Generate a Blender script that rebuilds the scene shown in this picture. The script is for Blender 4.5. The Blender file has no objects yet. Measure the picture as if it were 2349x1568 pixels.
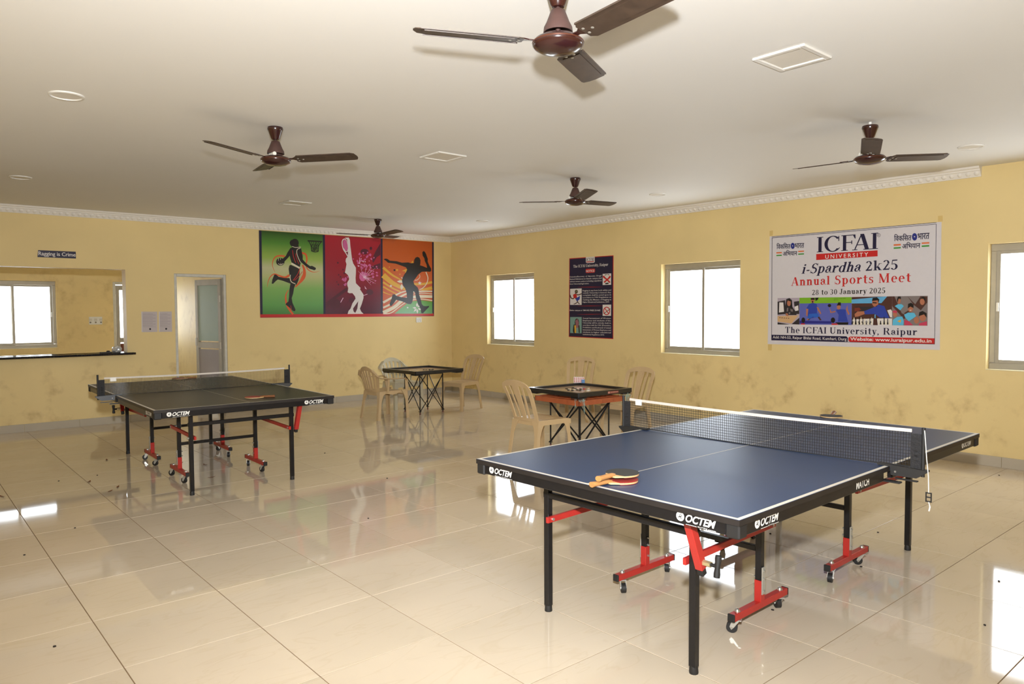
import bpy, bmesh, math, random
from mathutils import Vector, Matrix
from mathutils.geometry import tessellate_polygon
random.seed(7)
SC = bpy.context.scene
COL = SC.collection
PI = math.pi

# ------------------------------------------------------------------ camera
IMW, IMH = 2349.0, 1568.0
CF, CPITCH, CROLL, CYAW, CH = 1678.58, 0.0435, -0.0052, 0.7080, 1.5319
XR, YB, HC = 8.088, 11.193, 2.893          # right wall, back wall, ceiling height
XL, YF = -0.55, -0.75                       # left wall and wall behind the photographer
CAMPOS = Vector((0, 0, CH))
_F = Vector((math.sin(CYAW)*math.cos(CPITCH), math.cos(CYAW)*math.cos(CPITCH), -math.sin(CPITCH)))
_R = Vector((math.cos(CYAW), -math.sin(CYAW), 0))
_U = _R.cross(_F)
_c, _s = math.cos(CROLL), math.sin(CROLL)
_R, _U = _c*_R + _s*_U, -_s*_R + _c*_U
cd = bpy.data.cameras.new('camera')
cd.sensor_fit = 'HORIZONTAL'; cd.sensor_width = 36.0; cd.lens = 36.0*CF/IMW
cd.clip_start = 0.05; cd.clip_end = 100
cam = bpy.data.objects.new('camera', cd); COL.objects.link(cam)
M = Matrix((_R, _U, -_F)).transposed().to_4x4(); M.translation = CAMPOS
cam.matrix_world = M
SC.camera = cam

def ray(u, v):
    return _F + _R*((u-IMW/2)/CF) - _U*((v-IMH/2)/CF)
def hit(u, v, axis, val):
    """where the sight line of a photo pixel meets the plane axis = val"""
    d = ray(u, v); t = (val-CAMPOS[axis])/d[axis]
    return CAMPOS + d*t

# ------------------------------------------------------------------ world, lamps, exposure
SC.view_settings.view_transform = 'Standard'
SC.view_settings.look = 'None'
SC.view_settings.gamma = 1.0
SC.view_settings.use_curve_mapping = False
SC.view_settings.exposure = 0.28
w = bpy.data.worlds.new('World'); SC.world = w; w.use_nodes = True
bg = w.node_tree.nodes['Background']
bg.inputs[0].default_value = (0.92, 0.96, 1.0, 1); bg.inputs[1].default_value = 8.5   # bright hazy sky

def lamp(name, kind, loc, energy, color=(1,1,1), size=None, rot=None, size_y=None):
    l = bpy.data.lights.new(name, kind); l.energy = energy; l.color = color
    o = bpy.data.objects.new(name, l); COL.objects.link(o); o.location = loc
    if rot is not None: o.rotation_euler = rot
    if kind == 'POINT' and size: l.shadow_soft_size = size
    if kind == 'AREA' and size: l.size = size
    if size_y: l.shape = 'RECTANGLE'; l.size_y = size_y
    return o
# the camera's own flash, on a bracket above the lens
fo = lamp('camera_flash_offscreen', 'SPOT', (0.0, 0.0, CH+0.36), 1100, (0.93, 0.96, 1.0))
fo.data.spot_size = math.radians(118); fo.data.spot_blend = 0.8; fo.data.shadow_soft_size = 0.05
fo.rotation_euler = (math.radians(100), 0, -CYAW)
def portal(name, loc, rot, sx, sy):
    """sampling guide for sky light through a window the photo shows; emits nothing itself"""
    o = lamp(name, 'AREA', loc, 1, size=sx, rot=rot, size_y=sy)
    o.data.cycles.is_portal = True
    return o

# ------------------------------------------------------------------ materials
def lin(c):
    r = []
    for x in c[:3]:
        x = x/255.0
        r.append(x/12.92 if x <= 0.04045 else ((x+0.055)/1.055)**2.4)
    return (*r, 1.0)
MATS = {}
def P(name, rgb, rough=0.5, metal=0.0, var=0.06, scale=12.0, bump=0.0, spec=0.5, coat=0.0, bscale=None, alpha=None):
    """procedural principled material: colour broken up by noise, optional fine bump"""
    if name in MATS: return MATS[name]
    m = bpy.data.materials.new(name); m.use_nodes = True
    nt = m.node_tree; b = nt.nodes['Principled BSDF']
    b.inputs['Roughness'].default_value = rough; b.inputs['Metallic'].default_value = metal
    b.inputs['Specular IOR Level'].default_value = spec
    b.inputs['Coat Weight'].default_value = coat; b.inputs['Coat Roughness'].default_value = 0.08
    tc = nt.nodes.new('ShaderNodeTexCoord')
    n = nt.nodes.new('ShaderNodeTexNoise'); n.inputs['Scale'].default_value = scale; n.inputs['Detail'].default_value = 4
    nt.links.new(tc.outputs['Object'], n.inputs['Vector'])
    mx = nt.nodes.new('ShaderNodeMix'); mx.data_type = 'RGBA'
    c = lin(rgb)
    mx.inputs['A'].default_value = tuple(max(0, x*(1-var)) for x in c[:3])+(1,)
    mx.inputs['B'].default_value = tuple(min(1, x*(1+var)) for x in c[:3])+(1,)
    nt.links.new(n.outputs['Fac'], mx.inputs['Factor'])
    nt.links.new(mx.outputs['Result'], b.inputs['Base Color'])
    if bump:
        n2 = nt.nodes.new('ShaderNodeTexNoise'); n2.inputs['Scale'].default_value = bscale or scale*6; n2.inputs['Detail'].default_value = 3
        nt.links.new(tc.outputs['Object'], n2.inputs['Vector'])
        bp = nt.nodes.new('ShaderNodeBump'); bp.inputs['Strength'].default_value = bump; bp.inputs['Distance'].default_value = 0.01
        nt.links.new(n2.outputs['Fac'], bp.inputs['Height']); nt.links.new(bp.outputs['Normal'], b.inputs['Normal'])
    MATS[name] = m
    return m
def node(nt, t, **kw):
    n = nt.nodes.new(t)
    for k, v in kw.items():
        if k in n.inputs: n.inputs[k].default_value = v
        else: setattr(n, k, v)
    return n
def ramp(nt, stops):
    r = nt.nodes.new('ShaderNodeValToRGB'); e = r.color_ramp.elements
    while len(e) < len(stops): e.new(0.5)
    for el, (p, c) in zip(e, stops):
        el.position = p; el.color = c if len(c) == 4 else (*c, 1)
    return r

def wall_paint(name, rgb, stain_h=0.95, stain=1.0):
    m = bpy.data.materials.new(name); m.use_nodes = True; MATS[name] = m
    nt = m.node_tree; L = nt.links; b = nt.nodes['Principled BSDF']
    b.inputs['Roughness'].default_value = 0.55; b.inputs['Specular IOR Level'].default_value = 0.35
    tc = node(nt, 'ShaderNodeTexCoord')
    n1 = node(nt, 'ShaderNodeTexNoise', Scale=0.9, Detail=5.0)
    L.new(tc.outputs['Object'], n1.inputs['Vector'])
    c = lin(rgb)
    r1 = ramp(nt, [(0.3, tuple(x*0.93 for x in c[:3])), (0.7, tuple(min(1, x*1.05) for x in c[:3]))])
    L.new(n1.outputs['Fac'], r1.inputs[0])
    # scuffs and grime in the reach of chairs and hands
    n2 = node(nt, 'ShaderNodeTexNoise', Scale=2.7, Detail=7.0, Roughness=0.62)
    L.new(tc.outputs['Object'], n2.inputs['Vector'])
    r2 = ramp(nt, [(0.48, (0, 0, 0)), (0.68, (1, 1, 1))]); L.new(n2.outputs['Fac'], r2.inputs[0])
    n3 = node(nt, 'ShaderNodeTexNoise', Scale=7.0, Detail=4.0)
    L.new(tc.outputs['Object'], n3.inputs['Vector'])
    r3 = ramp(nt, [(0.45, (0, 0, 0)), (0.75, (1, 1, 1))]); L.new(n3.outputs['Fac'], r3.inputs[0])
    mul = node(nt, 'ShaderNodeMath', operation='MULTIPLY'); L.new(r2.outputs[0], mul.inputs[0]); L.new(r3.outputs[0], mul.inputs[1])
    sx = node(nt, 'ShaderNodeSeparateXYZ'); L.new(tc.outputs['Object'], sx.inputs[0])
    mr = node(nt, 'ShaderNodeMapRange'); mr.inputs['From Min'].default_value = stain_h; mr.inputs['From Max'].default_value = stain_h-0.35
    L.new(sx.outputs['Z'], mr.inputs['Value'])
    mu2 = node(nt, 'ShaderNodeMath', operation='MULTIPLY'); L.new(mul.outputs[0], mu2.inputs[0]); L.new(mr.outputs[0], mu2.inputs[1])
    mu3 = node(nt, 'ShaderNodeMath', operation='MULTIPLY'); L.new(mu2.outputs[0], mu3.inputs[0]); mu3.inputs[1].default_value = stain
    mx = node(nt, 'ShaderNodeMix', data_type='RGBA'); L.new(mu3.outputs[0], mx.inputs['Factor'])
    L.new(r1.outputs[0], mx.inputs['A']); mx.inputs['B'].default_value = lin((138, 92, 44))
    L.new(mx.outputs['Result'], b.inputs['Base Color'])
    n4 = node(nt, 'ShaderNodeTexNoise', Scale=60.0, Detail=3.0); L.new(tc.outputs['Object'], n4.inputs['Vector'])
    bp = node(nt, 'ShaderNodeBump', Strength=0.06, Distance=0.01); L.new(n4.outputs['Fac'], bp.inputs['Height']); L.new(bp.outputs[0], b.inputs['Normal'])
    return m

def tile_mat():
    m = bpy.data.materials.new('floor_tile_glaze'); m.use_nodes = True; MATS['tile'] = m
    nt = m.node_tree; L = nt.links; b = nt.nodes['Principled BSDF']
    tc = node(nt, 'ShaderNodeTexCoord'); oi = node(nt, 'ShaderNodeObjectInfo')
    add = node(nt, 'ShaderNodeVectorMath', operation='ADD'); L.new(tc.outputs['Object'], add.inputs[0])
    sc = node(nt, 'ShaderNodeMath', operation='MULTIPLY'); L.new(oi.outputs['Random'], sc.inputs[0]); sc.inputs[1].default_value = 37.0
    L.new(sc.outputs[0], add.inputs[1])
    mp = node(nt, 'ShaderNodeMapping'); mp.inputs['Scale'].default_value = (0.8, 3.2, 1); L.new(add.outputs[0], mp.inputs['Vector'])
    n1 = node(nt, 'ShaderNodeTexNoise', Scale=1.6, Detail=3.0, Distortion=1.6); L.new(mp.outputs[0], n1.inputs['Vector'])
    mlt = node(nt, 'ShaderNodeMath', operation='MULTIPLY'); L.new(n1.outputs['Fac'], mlt.inputs[0]); mlt.inputs[1].default_value = 9.0
    fr = node(nt, 'ShaderNodeMath', operation='PINGPONG'); L.new(mlt.outputs[0], fr.inputs[0]); fr.inputs[1].default_value = 1.0
    a, c = lin((212, 197, 175)), lin((208, 192, 168))
    r = ramp(nt, [(0.0, a), (0.75, a), (1.0, c)]); L.new(fr.outputs[0], r.inputs[0])
    n2 = node(nt, 'ShaderNodeTexNoise', Scale=1.1, Detail=4.0); L.new(add.outputs[0], n2.inputs['Vector'])
    r2 = ramp(nt, [(0.3, (0.93, 0.93, 0.92)), (0.7, (1.05, 1.05, 1.05))]); L.new(n2.outputs['Fac'], r2.inputs[0])
    mx = node(nt, 'ShaderNodeMix', data_type='RGBA', blend_type='MULTIPLY'); mx.inputs['Factor'].default_value = 1
    L.new(r.outputs[0], mx.inputs['A']); L.new(r2.outputs[0], mx.inputs['B']); L.new(mx.outputs['Result'], b.inputs['Base Color'])
    rr = ramp(nt, [(0.3, (0.03,)*3), (0.75, (0.07,)*3)]); L.new(n2.outputs['Fac'], rr.inputs[0]); L.new(rr.outputs[0], b.inputs['Roughness'])
    b.inputs['Specular IOR Level'].default_value = 0.44; b.inputs['IOR'].default_value = 1.5
    return m

def glass_mat(name, tint=(0.96, 0.98, 1.0), gloss=0.08, rough=0.02):
    m = bpy.data.materials.new(name); m.use_nodes = True; MATS[name] = m
    nt = m.node_tree; nt.nodes.remove(nt.nodes['Principled BSDF'])
    t = node(nt, 'ShaderNodeBsdfTransparent'); t.inputs[0].default_value = (*tint, 1)
    g = node(nt, 'ShaderNodeBsdfGlossy', Roughness=rough)
    tc = node(nt, 'ShaderNodeTexCoord'); n = node(nt, 'ShaderNodeTexNoise', Scale=4.0); nt.links.new(tc.outputs['Object'], n.inputs['Vector'])
    mr = node(nt, 'ShaderNodeMapRange'); mr.inputs['To Min'].default_value = gloss*0.7; mr.inputs['To Max'].default_value = gloss*1.3
    nt.links.new(n.outputs['Fac'], mr.inputs['Value'])
    mx = node(nt, 'ShaderNodeMixShader'); nt.links.new(mr.outputs[0], mx.inputs[0])
    nt.links.new(t.outputs[0], mx.inputs[1]); nt.links.new(g.outputs[0], mx.inputs[2])
    nt.links.new(mx.outputs[0], nt.nodes['Material Output'].inputs[0])
    return m

def gradient_print(name, stops, rough=0.3):
    """ink whose printed colour runs up the sheet (Generated z)"""
    m = bpy.data.materials.new(name); m.use_nodes = True; MATS[name] = m
    nt = m.node_tree; b = nt.nodes['Principled BSDF']; b.inputs['Roughness'].default_value = rough
    tc = node(nt, 'ShaderNodeTexCoord'); sx = node(nt, 'ShaderNodeSeparateXYZ')
    nt.links.new(tc.outputs['Generated'], sx.inputs[0])
    r = ramp(nt, [(p, lin(c)) for p, c in stops]); nt.links.new(sx.outputs['Z'], r.inputs[0])
    nt.links.new(r.outputs[0], b.inputs['Base Color'])
    return m

# ------------------------------------------------------------------ mesh builder
class MB:
    def __init__(s): s.v = []; s.f = []
    def add(s, vs, fs, mat=None):
        o = len(s.v)
        s.v += [tuple(mat @ Vector(p)) if mat else tuple(p) for p in vs]
        s.f += [tuple(i+o for i in f) for f in fs]
        return s
    def box(s, c, d, mat=None, ch=0.0):
        x, y, z = c; a, b, e = d[0]/2, d[1]/2, d[2]/2
        if ch <= 0:
            vs = [(x+i*a, y+j*b, z+k*e) for k in (-1, 1) for j in (-1, 1) for i in (-1, 1)]
            return s.add(vs, [(0,2,3,1),(4,5,7,6),(0,1,5,4),(2,6,7,3),(0,4,6,2),(1,3,7,5)], mat)
        ch = min(ch, a*.9, b*.9, e*.9)
        vs = []; idx = {}
        for i in (-1, 1):
            for j in (-1, 1):
                for k in (-1, 1):
                    for ax in range(3):
                        h = [a, b, e]; q = [i*(h[0]-ch), j*(h[1]-ch), k*(h[2]-ch)]
                        q[ax] = (i, j, k)[ax]*h[ax]
                        idx[(i, j, k, ax)] = len(vs); vs.append((x+q[0], y+q[1], z+q[2]))
        fs = []
        for ax in range(3):
            o1, o2 = [q for q in range(3) if q != ax]
            for sgn in (-1, 1):
                loop = []
                for p, q in ((-1,-1),(1,-1),(1,1),(-1,1)):
                    key = [0,0,0]; key[ax] = sgn; key[o1] = p; key[o2] = q
                    loop.append(idx[(*key, ax)])
                fs.append(tuple(loop))
        for ax in range(3):          # edges parallel to ax
            o1, o2 = [q for q in range(3) if q != ax]
            for p in (-1, 1):
                for q in (-1, 1):
                    k0 = [0,0,0]; k0[o1] = p; k0[o2] = q
                    k1 = list(k0); k0[ax] = -1; k1[ax] = 1
                    fs.append((idx[(*k0, o1)], idx[(*k1, o1)], idx[(*k1, o2)], idx[(*k0, o2)]))
        for i in (-1, 1):
            for j in (-1, 1):
                for k in (-1, 1):
                    fs.append(tuple(idx[(i, j, k, ax)] for ax in range(3)))
        return s.add(vs, fs, mat)
    def beam(s, p0, p1, w, h, up=(0,0,1), ch=0.0):
        """rectangular bar from p0 to p1; w across, h along 'up'"""
        p0, p1 = Vector(p0), Vector(p1); d = p1-p0; L = d.length; d.normalize()
        upv = Vector(up)
        if abs(d.dot(upv)) > .98: upv = Vector((1,0,0))
        x = upv.cross(d).normalized(); y = d.cross(x)
        m = Matrix((x, y, d)).transposed().to_4x4(); m.translation = (p0+p1)/2
        return s.box((0,0,0), (w, h, L), m, ch)
    def cyl(s, p0, p1, r0, r1=None, n=12, cap=True):
        r1 = r0 if r1 is None else r1
        p0, p1 = Vector(p0), Vector(p1); d = (p1-p0).normalized()
        a = Vector((1,0,0)) if abs(d.x) < .9 else Vector((0,1,0))
        x = d.cross(a).normalized(); y = d.cross(x)
        vs = [p0+(x*math.cos(t)+y*math.sin(t))*r0 for t in (2*PI*i/n for i in range(n))]
        vs += [p1+(x*math.cos(t)+y*math.sin(t))*r1 for t in (2*PI*i/n for i in range(n))]
        fs = [(i, (i+1) % n, n+(i+1) % n, n+i) for i in range(n)]
        if cap: fs += [tuple(range(n))[::-1], tuple(range(n, 2*n))]
        return s.add(vs, fs)
    def lathe(s, prof, n=24, mat=None, c=(0,0,0)):
        """profile of (r, z) turned about z"""
        vs = []; fs = []
        for r, z in prof:
            for i in range(n):
                t = 2*PI*i/n; vs.append((c[0]+r*math.cos(t), c[1]+r*math.sin(t), c[2]+z))
        for k in range(len(prof)-1):
            for i in range(n):
                j = (i+1) % n
                fs.append((k*n+i, k*n+j, (k+1)*n+j, (k+1)*n+i))
        if prof[0][0] > 1e-6: fs.append(tuple(range(n))[::-1])
        if prof[-1][0] > 1e-6: fs.append(tuple(range((len(prof)-1)*n, len(prof)*n)))
        return s.add(vs, fs, mat)
    def prism(s, poly, z0, z1, mat=None):
        n = len(poly)
        vs = [(x, y, z0) for x, y in poly]+[(x, y, z1) for x, y in poly]
        fs = [(i, (i+1) % n, n+(i+1) % n, n+i) for i in range(n)]
        tris = tessellate_polygon([[Vector((x, y, 0)) for x, y in poly]])
        fs += [tuple(t) for t in tris]+[tuple(n+i for i in t[::-1]) for t in tris]
        return s.add(vs, fs, mat)
    def sweep(s, pts, sect, up=(0,0,1), cap=True, scales=None):
        """closed section (x across, y along up) carried along pts"""
        pts = [Vector(p) for p in pts]; n = len(sect); vs = []; fs = []
        for k, p in enumerate(pts):
            a = pts[max(0, k-1)]; b = pts[min(len(pts)-1, k+1)]
            d = (b-a).normalized(); upv = Vector(up)
            if abs(d.dot(upv)) > .97: upv = Vector((-1,0,0)) if d.z < 0 else Vector((1,0,0))
            x = d.cross(upv).normalized(); y = x.cross(d)
            sc = scales[k] if scales else 1.0
            vs += [p+x*q[0]*sc+y*q[1]*sc for q in sect]
        for k in range(len(pts)-1):
            for i in range(n):
                j = (i+1) % n
                fs.append((k*n+i, k*n+j, (k+1)*n+j, (k+1)*n+i))
        if cap: fs += [tuple(range(n))[::-1], tuple(range((len(pts)-1)*n, len(pts)*n))]
        return s.add(vs, fs)
    def tube(s, pts, r, n=6):
        return s.sweep(pts, [(r*math.cos(2*PI*i/n), r*math.sin(2*PI*i/n)) for i in range(n)])
    def patch(s, fn, a0, a1, na, b0, b1, nb, th, edges=True):
        """thick sheet: fn(a,b) -> (point, normal)"""
        top = []; bot = []
        for i in range(na+1):
            for j in range(nb+1):
                p, nn = fn(a0+(a1-a0)*i/na, b0+(b1-b0)*j/nb)
                top.append(p+nn*(th/2)); bot.append(p-nn*(th/2))
        N = len(top); W = nb+1; fs = []
        for i in range(na):
            for j in range(nb):
                q = (i*W+j, i*W+j+1, (i+1)*W+j+1, (i+1)*W+j)
                fs.append(q); fs.append(tuple(N+k for k in q[::-1]))
        rim = [i*W for i in range(na+1)]+[na*W+j for j in range(1, nb+1)]+[i*W+nb for i in range(na-1, -1, -1)]+[j for j in range(nb-1, 0, -1)]
        for k in range(len(rim)):
            a, b = rim[k], rim[(k+1) % len(rim)]
            fs.append((a, b, N+b, N+a))
        return s.add(top+bot, fs)
    def build(s, name, mat, parent=None, smooth=None, kind=None, label=None):
        me = bpy.data.meshes.new(name); me.from_pydata(s.v, [], s.f)
        bm = bmesh.new(); bm.from_mesh(me); bmesh.ops.recalc_face_normals(bm, faces=bm.faces); bm.to_mesh(me); bm.free()
        me.materials.append(mat)
        if smooth:
            me.polygons.foreach_set('use_smooth', [True]*len(me.polygons)); me.set_sharp_from_angle(angle=math.radians(smooth))
        o = bpy.data.objects.new(name, me); COL.objects.link(o)
        if parent is not None: o.parent = parent
        if kind: o['kind'] = kind
        if label: o['label'] = label
        return o

def tag(o, label, cat, group=None):
    o['label'] = label; o['category'] = cat
    if group: o['group'] = group
    return o
def thing(name, label, cat, loc=(0,0,0), rz=0.0, group=None):
    o = bpy.data.objects.new(name, None); COL.objects.link(o); o.empty_display_size = 0.1
    o.location = loc; o.rotation_euler = (0, 0, rz)
    return tag(o, label, cat, group)
def structure(name, label=None, loc=(0,0,0)):
    o = bpy.data.objects.new(name, None); COL.objects.link(o); o.location = loc; o['kind'] = 'structure'
    if label: o['label'] = label
    return o
def dup(root, loc, rz, label, group=None):
    def cp(o, par):
        c = o.copy(); COL.objects.link(c)
        if par is not None: c.parent = par
        for ch in o.children: cp(ch, c)
        return c
    r = cp(root, None); r.location = loc; r.rotation_euler = (0, 0, rz); r['label'] = label
    if group: r['group'] = group
    return r
def ring_pts(cx, cy, rx, ry, n=24, rot=0.0):
    return [(cx+rx*math.cos(t)*math.cos(rot)-ry*math.sin(t)*math.sin(rot), cy+rx*math.cos(t)*math.sin(rot)+ry*math.sin(t)*math.cos(rot)) for t in (2*PI*i/n for i in range(n))]
def rrect(w, h, r, n=5):
    pts = []
    for cx, cy, a in ((w/2-r, h/2-r, 0), (-w/2+r, h/2-r, 90), (-w/2+r, -h/2+r, 180), (w/2-r, -h/2+r, 270)):
        for k in range(n+1):
            t = math.radians(a+90*k/n); pts.append((cx+r*math.cos(t), cy+r*math.sin(t)))
    return pts
# ================================================================== the room
WALL = wall_paint('yellow_wall_paint', (233, 209, 150), 0.98, 0.72)
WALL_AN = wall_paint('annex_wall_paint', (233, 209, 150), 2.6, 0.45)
CEIL = P('ceiling_paint', (235, 232, 226), 0.7, var=0.025, scale=0.8, bump=0.03, bscale=9, spec=0.2)
TILE = tile_mat()
GROUT = P('grout', (128, 104, 78), 0.85, var=0.15, scale=5)
SKIRT = P('skirting_tile_glaze', (186, 176, 158), 0.22, var=0.05, scale=5)
PLASTER = P('plaster_moulding', (236, 230, 220), 0.6, var=0.04, scale=14, bump=0.15, bscale=45)
ALU = P('anodised_aluminium', (172, 166, 152), 0.42, 0.35, var=0.14, scale=9, bump=0.05)
ALU_PALE = P('weathered_frame_paint', (206, 203, 192), 0.5, 0.1, var=0.16, scale=14, bump=0.1)
WPANE = glass_mat('window_glass')
GRANITE = P('black_granite', (30, 30, 34), 0.12, var=0.4, scale=80)
WHITE_PL = P('white_plastic', (232, 230, 224), 0.35, var=0.03)

def wall_cells(name, axis, p0, p1, a0, a1, z0, z1, holes, mat, label=None):
    """solid wall slab between p0 and p1 on axis, running a0..a1, with rectangular openings"""
    A = sorted({a0, a1, *[h[0] for h in holes], *[h[1] for h in holes]})
    Z = sorted({z0, z1, *[h[2] for h in holes], *[h[3] for h in holes]})
    mb = MB()
    for i in range(len(A)-1):
        for k in range(len(Z)-1):
            ca, cz = (A[i]+A[i+1])/2, (Z[k]+Z[k+1])/2
            if any(h[0] < ca < h[1] and h[2] < cz < h[3] for h in holes): continue
            c, d = [0,0,cz], [0,0,Z[k+1]-Z[k]]
            c[axis] = (p0+p1)/2; d[axis] = p1-p0; c[1-axis] = ca; d[1-axis] = A[i+1]-A[i]
            mb.box(c, d)
    o = mb.build(name, mat, kind='structure')
    if label: o['label'] = label
    return o

WT = 0.20
WIN_Z = (0.93, 2.145)
RIGHT_WINS = [(8.89, 10.12), (5.08, 6.30), (1.17, 2.39)]
wall_cells('wall_right', 0, XR, XR+WT, YF-WT, YB+WT, 0, HC, [(a, b, *WIN_Z) for a, b in RIGHT_WINS], WALL, 'yellow painted wall with windows and banner')
SERVE = (0.35, 2.545, 0.975, 2.12); DOOR = (3.18, 3.92, 0.0, 2.085)
wall_cells('wall_back', 1, YB, YB+WT, XL-WT, XR, 0, HC, [SERVE, DOOR], WALL, 'yellow wall with serving hatch and doorway')
wall_cells('wall_front', 1, YF-WT, YF, XL-WT, XR, 0, HC, [], WALL)
wall_cells('wall_left', 0, XL-WT, XL, YF, YB, 0, HC, [], WALL)
mb = MB(); mb.box(((XL+XR)/2, (YF+YB)/2, HC+0.06), (XR-XL+2*WT, YB-YF+2*WT, 0.12)); mb.build('ceiling', CEIL, kind='structure')

# floor: grout bed with every tile laid on it
fl = MB().box(((XL+XR)/2, (YF+YB)/2, -0.06), (XR-XL+2*WT, YB-YF+2*WT, 0.1156)).build('floor', GROUT, kind='structure')
TX, TY, GX0, GY0, GAP = 0.605, 0.627, 1.34, 4.07, 0.0045
tile_mesh = {}
def tile(x0, x1, y0, y1):
    key = (round(x1-x0, 3), round(y1-y0, 3))
    if key not in tile_mesh:
        t = MB().box((0, 0, -0.004), (key[0]-GAP, key[1]-GAP, 0.008), ch=0.0006).build('floor_tile', TILE, fl)
        tile_mesh[key] = t.data
    else:
        t = bpy.data.objects.new('floor_tile', tile_mesh[key]); COL.objects.link(t); t.parent = fl
    t.location = ((x0+x1)/2, (y0+y1)/2, 0)
i0, i1 = math.floor((XL-GX0)/TX), math.ceil((XR-GX0)/TX)
j0, j1 = math.floor((YF-GY0)/TY), math.ceil((YB-GY0)/TY)
for i in range(i0, i1):
    for j in range(j0, j1):
        x0, x1 = max(XL, GX0+i*TX), min(XR, GX0+(i+1)*TX)
        y0, y1 = max(YF, GY0+j*TY), min(YB, GY0+(j+1)*TY)
        if x1-x0 > 0.02 and y1-y0 > 0.02: tile(x0, x1, y0, y1)

# skirting tiles
def skirting(name, axis, segs, plane, inward):
    root = structure(name, 'grey glazed skirting tiles along the wall')
    for a0, a1 in segs:
        n = max(1, round((a1-a0)/0.6)); L = (a1-a0)/n
        for k in range(n):
            c = [0, 0, 0.0505]; d = [0, 0, 0.101]
            c[axis] = a0+(k+.5)*L; d[axis] = L-0.003
            c[1-axis] = plane+inward*0.005; d[1-axis] = 0.010
            MB().box(c, d, ch=0.0015).build('skirting_tile', SKIRT, root)
skirting('baseboard_back', 0, [(XL, 3.18), (3.92, XR-0.01)], YB, -1)
skirting('baseboard_right', 1, [(YF, YB)], XR, -1)

# plaster cornice: stepped cove with a raised egg pattern
HCB = 2.797
CORN = [(0, 0), (0.016, 0), (0.020, 0.008), (0.046, 0.052), (0.056, 0.056), (0.060, 0.070), (0.074, 0.076), (0.082, 0.0955), (0, 0.0955)]
def cornice(name, axis, a0, a1, plane, label):
    root = structure(name, label)
    mb = MB(); vs = []
    for a in (a0, a1):
        for d, z in CORN:
            p = [0, 0, HCB+z]; p[axis] = a; p[1-axis] = plane-d; vs.append(p)
    n = len(CORN)
    mb.add(vs, [(i, (i+1) % n, n+(i+1) % n, n+i) for i in range(n)]+[tuple(range(n)), tuple(range(n, 2*n))])
    mb.build('moulding', PLASTER, root)
    eg = MB(); step = 0.072; k = int((a1-a0)/step)
    for q in range(k):
        a = a0+(q+.5)*step
        c = [0, 0, HCB+0.031]; c[axis] = a; c[1-axis] = plane-0.030
        m = Matrix.Translation(c) @ Matrix.Rotation((-1 if axis == 1 else 1)*math.radians(0), 4, 'Z')
        vs = []; fs = []; ring = 7
        for rr, hh in ((1.0, 0.0), (0.75, 0.009), (0.0, 0.013)):
            for t in range(ring if rr else 1):
                an = 2*PI*t/ring
                p = [0, 0, 0.024*rr*math.sin(an)+hh*-0.5]; p[axis] = 0.026*rr*math.cos(an)
                p[1-axis] = -0.62*0.024*rr*math.sin(an)-hh*0.8
                vs.append(p)
        for t in range(ring):
            u = (t+1) % ring; fs.append((t, u, ring+u, ring+t)); fs.append((ring+t, ring+u, 2*ring))
        eg.add(vs, fs, m)
    o = eg.build('raised_pattern', PLASTER, root, smooth=60); o['kind'] = 'stuff'
    return root
cornice('trim_1', 0, XL, XR, YB, 'white plaster cornice above the serving hatch wall')
cornice('trim_2', 1, 2.46, YB, XR, 'white plaster cornice above the window wall, ending short')

# windows: sliding aluminium sashes set in the wall openings
def window(name, label, c, rz, w, z0, z1, depth=0.085):
    root = structure(name, label, (c[0], c[1], z0)); root.rotation_euler = (0, 0, rz)
    h = z1-z0; D = depth; fd = 0.07
    for nm, cc, dd in (('frame_rail', (0, D+fd/2, 0.032), (w, fd, 0.064)), ('frame_rail', (0, D+fd/2, h-0.034), (w, fd, 0.068)),
                       ('frame_stile', (-w/2+0.024, D+fd/2, h/2), (0.048, fd, h-0.134)), ('frame_stile', (w/2-0.024, D+fd/2, h/2), (0.048, fd, h-0.134))):
        MB().box(cc, dd, ch=0.004).build(nm, ALU, root)
    for s, yy in ((-1, D+0.018), (1, D+0.045)):
        x0, x1 = (-w/2+0.045, 0.022) if s < 0 else (-0.022, w/2-0.045)
        cx, ww = (x0+x1)/2, x1-x0; zb, zt = 0.062, h-0.066; st = 0.036
        m = MB()
        m.box((x0+st/2, yy, (zb+zt)/2), (st, 0.022, zt-zb), ch=0.003).box((x1-st/2, yy, (zb+zt)/2), (st, 0.022, zt-zb), ch=0.003)
        m.box((cx, yy, zb+0.018), (ww-2*st, 0.022, 0.036), ch=0.003).box((cx, yy, zt-0.016), (ww-2*st, 0.022, 0.032), ch=0.003)
        sash = m.build('sash', ALU, root)
        MB().box((cx, yy, (zb+zt)/2), (ww-2*st+0.01, 0.004, zt-zb-0.06)).build('pane', WPANE, sash)
        lx = x0+st/2 if s < 0 else x1-st/2
        MB().box((lx, yy-0.017, h*0.5), (0.02, 0.012, 0.085), ch=0.003).build('latch', WHITE_PL, sash, label='white plastic sash latch')
    MB().box((0, 0.043, 0.004), (w, 0.085, 0.008), ch=0.002).build('sill', P('sill_paint', (226, 214, 176), 0.5), root)
    return root
for k, (a, b) in enumerate(RIGHT_WINS):
    nm = ('aluminium sliding window near the room corner', 'aluminium sliding window between notice board and banner', 'aluminium sliding window beyond the white banner')[k]
    window('window_%d' % (k+1), nm, (XR, (a+b)/2), -PI/2, b-a, *WIN_Z)
    portal('window_%d_daylight' % (k+1), (XR+WT, (a+b)/2, 1.54), (0, PI/2, 0), 1.2, 1.2)
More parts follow.
